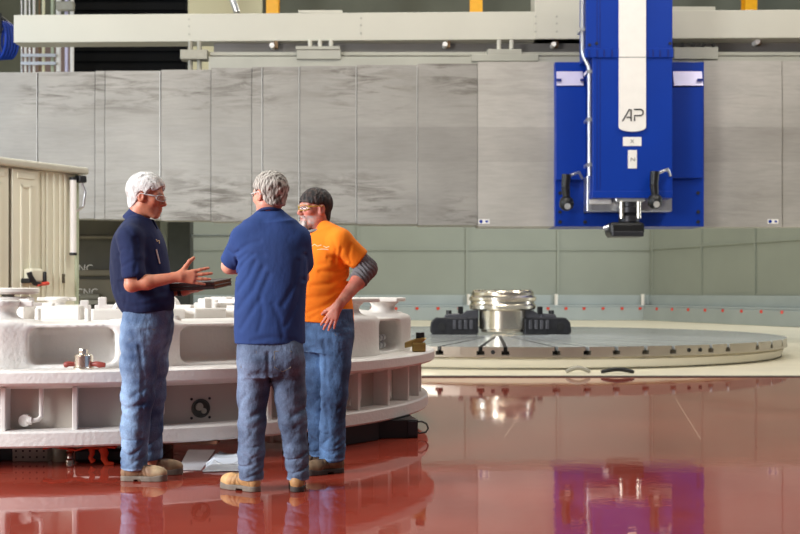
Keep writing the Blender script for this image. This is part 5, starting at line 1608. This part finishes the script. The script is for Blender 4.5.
# goatee
lo, hi = hd.box(0.14)
VB = Vox(lo, hi, 0.0035)
s, X, Y, Z = VB.all()
f, l, u = hd.loc(X, Y, Z)
n = wob(f, l, u * 0.5, 260, 41, 6) * 0.002
d = hd.skull(f, l, u) - 0.004 - n - 0.006 * np.exp(-((u + 0.11) / 0.02) ** 2)
reg = np.maximum(np.minimum(np.maximum(0.052 - f, u + 0.076), np.maximum(0.088 - f, np.maximum(u + 0.046, -(u + 0.056)))), np.abs(l) - 0.034)
VB.d = (smax(d, reg * 0.8, 0.006) * hd.s).astype(np.float32)
VB.mesh('beard', M_hair, person, hair_paint((216, 204, 198), (150, 128, 120), 45, 260))
# t-shirt
V = Vox((-0.36, -0.38, 0.78), (0.36, 0.34, 1.62), 0.005)
def tw(py, a, b_, hd_): return (z_(py), x_((a + b_) / 2), 0.0, hd_, (x_(b_) - x_(a)) / 2)
rows = [(328, 301, 352.5, .165), (318, 300.5, 351.5, .17), (305, 300, 349.5, .176), (290, 299.5, 347, .172), (275, 299, 347, .16), (262, 299, 348, .15), (250, 299, 347.5, .13), (241, 302, 343, .105), (233, 308, 336, .08)]
V.stack([tw(*r_) for r_ in rows], fy, 0.02, 2.2)
V.cap(sd(320, 229, .03), sd(324, 241, .165), 0.055, 0.060, 0.05)
V.cap(sd(320, 229, -.03), sd(324, 241, -.165), 0.055, 0.060, 0.05)
V.cap(sd(324, 242, .17), q(357.5, 257.5, -0.085), 0.066, 0.070, 0.035)
V.cap(sd(324, 242, -.17), q(306, 266, 0.18), 0.066, 0.066, 0.035)
s, X, Y, Z = V.all()
V.d += (0.0035 * wob(X, Y, Z * 0.6, 20, 46)).astype(np.float32)
m.creases(V, [([(347, 262), (338, 258), (330, 258)], .011, .007), ([(347, 268), (336, 272), (322, 272)], .013, .008), ([(345, 275), (332, 284), (314, 286)], .013, .008), ([(345, 285), (330, 296), (310, 298)], .014, .007), ([(340, 296), (326, 306), (310, 312)], .012, .007),
              ([(343, 250), (341, 258), (344, 268)], .010, .009), ([(352, 246), (350, 256), (352, 264)], .010, .006), ([(334, 240), (338, 250), (336, 262)], .011, .006), ([(312, 318), (322, 312), (330, 314)], .010, .005), ([(310, 262), (318, 266), (328, 264)], .013, .005)])
V.cut((0, 0, z_(322.5)), (-0.06, 0, -1))
se = Vector(q(361, 260.5, -0.08))
nv = Vector((0.74, 0.05, -0.55)).normalized()
s, X, Y, Z = V.win((x_(346), -0.38, z_(280)), (0.36, 0.1, z_(235)))
V.d[s] = smax(V.d[s], ((X - se.x) * nv.x + (Y - se.y) * nv.y + (Z - se.z) * nv.z).astype(np.float32), 0.006)
s, X, Y, Z = V.all()
V.d = smax(V.d, -d_cap(X, Y, Z, q(318.5, 214, 0.0), tuple(Vector(q(319, 226)) + fd * 0.02), 0.064, 0.052), 0.008).astype(np.float32)
shirt = V.mesh('t_shirt', M_cloth, person, flat_paint((255, 138, 16), (246, 112, 8), 51, 0.25))
lg = [[(313, 247), (316, 245), (319, 247), (323, 246)], [(314, 250), (319, 250.5), (324, 250), (330, 250.5)], [(325, 247), (328, 248.5), (331, 247.5)]]
mk = MB()
for ln in lg:
    mk.tube([on_shirt(V, m, a, b_) + Vector((0, -0.002, 0)) for a, b_ in ln], 0.0028, 5)
mk.build('chest_print', M_thread, shirt)
# grey under-sleeve pushed up over the elbow and grey collar
V = Vox((0.06, -0.40, 1.0), (0.42, 0.16, 1.50), 0.005)
V.cap(q(352, 252, -0.09), q(366.5, 268.5, -0.06), 0.060, 0.058, 0.02)
ce = tuple(np.array(q(367.5, 270, -0.06)) * 0.66 + np.array(wr) * 0.34)
V.cap(q(366.5, 268.5, -0.06), ce, 0.060, 0.056, 0.03)
s, X, Y, Z = V.all()
ax1 = (Vector(wr) - Vector(q(367.5, 270, -0.06))).normalized()
tt_ = X * ax1.x + Y * ax1.y + Z * ax1.z
V.d += (0.0045 * np.sin(tt_ * 260 + 2.2 * np.sin(X * 40) + 1.7 * np.sin(Y * 33 + Z * 30)) + 0.002 * wob(X, Y, Z, 60, 55)).astype(np.float32)
V.cut(ce, ax1)
V.mesh('under_sleeve', M_cloth, person, flat_paint((142, 140, 142), (92, 90, 94), 57, 0.3))
rb_ = [Vector(q(319, 229.5, 0.0)) + fd * (0.010 + 0.068 * math.cos(a)) + ld * (0.066 * math.sin(a)) + Vector((0, 0, -0.020 * math.cos(a) + 0.006)) for a in [2 * PI * k / 32 for k in range(32)]]
MB().tube(rb_, 0.010, 8, True).build('neck_rib', simple('neck_rib_grey', (132, 128, 128), 0.9, var=0.08), shirt, smooth=1)
# jeans
V = Vox((-0.26, -0.30, 0.04), (0.28, 0.30, 1.00), 0.005)
V.stack([(z_(308), x_(327), 0.0, .14, .150), (z_(322), x_(327.5), 0.0, .145, .158), (z_(338), x_(327), 0.0, .145, .165), (z_(352), x_(326), 0, .12, .155)], fy, 0.03)
V.chain([sd(327.5, 336, .085), q(335.5, 365, -.07), q(334, 396, -.075), q(332, 426, -.06), q(331.5, 457, -.06)], [.106, .090, .079, .074, .078], 0.025)
V.chain([sd(327.5, 336, -.085), q(317.5, 365, .06), q(317.5, 396, .06), q(319.5, 426, .07), q(320, 454, .08)], [.104, .090, .080, .070, .064], 0.025)
s, X, Y, Z = V.all()
V.d += (0.0045 * wob(X, Y, Z * 0.5, 25, 66)).astype(np.float32)
wrinkle(V, 30, 0.0075, 71, (0.8, 0.8, 2.0), lambda X, Y, Z: np.exp(-((Z - 0.17) / 0.12) ** 2))
wrinkle(V, 17, 0.005, 75, (1, 1, 1.3), lambda X, Y, Z: 0.6 + 0.8 * np.exp(-((Z - 0.52) / 0.12) ** 2))
m.creases(V, [([(326, 340), (328, 360), (327, 395), (330, 430)], .011, .012), ([(305, 392), (316, 400), (326, 394)], .011, .007), ([(307, 408), (317, 414), (327, 404)], .010, .007), ([(330, 400), (338, 408), (346, 400)], .011, .007), ([(326, 436), (336, 444), (344, 438)], .009, .008), ([(322, 446), (332, 452), (344, 447)], .008, .007),
              ([(306, 350), (316, 346), (324, 350)], .011, .006), ([(330, 330), (340, 336), (350, 334)], .011, .006), ([(312, 426), (320, 432), (328, 426)], .009, .006)])
V.cut((0, 0, z_(458)), (0.05, 0.12, -1))
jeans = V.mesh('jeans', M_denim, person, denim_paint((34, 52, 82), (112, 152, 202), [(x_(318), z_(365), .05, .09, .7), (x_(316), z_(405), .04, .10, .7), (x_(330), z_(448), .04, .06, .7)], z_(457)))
pk_ = [on_shirt(V, m, a, b_) + Vector((0, -0.001, 0)) for a, b_ in ((332, 326), (337, 334), (345, 336), (349, 332))]
MB().tube(pk_, 0.0022, 5).build('front_pocket', M_stitch, jeans)
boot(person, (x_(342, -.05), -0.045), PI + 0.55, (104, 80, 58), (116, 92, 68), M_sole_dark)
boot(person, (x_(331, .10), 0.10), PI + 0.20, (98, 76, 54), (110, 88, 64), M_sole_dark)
# ================================================================ camera and light
cam = bpy.data.cameras.new('camera')
cam.sensor_width = 36
cam.lens = F / 800 * 36
cam.shift_y = (HZ - 267) / 800
cam.clip_end = 200
cam.dof.use_dof = True
cam.dof.focus_distance = 7.0
cam.dof.aperture_fstop = 4.5
co = bpy.data.objects.new('camera', cam)
COL.objects.link(co)
co.location = (0, 0, CAMZ)
co.rotation_euler = (PI / 2, 0, 0)
scene.camera = co

w = bpy.data.worlds.new('hall_air')
scene.world = w
w.use_nodes = True
bg = w.node_tree.nodes['Background']
bg.inputs['Color'].default_value = (0.86, 0.93, 1.0, 1)
bg.inputs['Strength'].default_value = 0.12

def area(name, loc, target, sx, sy, watts, col):
    l = bpy.data.lights.new(name, 'AREA')
    l.shape = 'RECTANGLE'
    l.size, l.size_y = sx, sy
    l.energy = watts
    l.color = col
    o = bpy.data.objects.new(name, l)
    COL.objects.link(o)
    o.location = loc
    o.rotation_euler = (Vector(target) - Vector(loc)).to_track_quat('-Z', 'Y').to_euler()
    return o
# daylight through the tall doors on the left, and from openings far off to the right
area('daylight_door', (-9.5, 2.2, 4.2), (0, 8.0, 1.0), 4.5, 4, 1750, (0.94, 0.97, 1.0))
area('daylight_door', (-15.5, 19, 5.5), (-9, 23.5, 3.6), 4, 4, 900, (0.70, 0.84, 1.0))
area('daylight_door', (19, 24, 5.0), (14, 40, 2.0), 6, 5, 1900, (0.84, 0.92, 1.0))
# rows of hall lamps overhead
for x in (-8, 1, 10):
    for y, e in ((3, 130), (11, 410), (18, 430), (33, 270)):
        area('hall_lamp', (x, y, 12.0), (x, y + (0.8 if y < 25 else 0), 0), 3.0, 1.2, e, (1.0, 0.95, 0.86))
    area('hall_lamp', (x, 39, 16.0), (x, 45, 3), 3.0, 1.2, 540, (1.0, 0.95, 0.86))
vs = scene.view_settings
vs.view_transform = 'Standard'
vs.look = 'None'
vs.exposure = 0.12
vs.gamma = 1.0
vs.use_curve_mapping = False
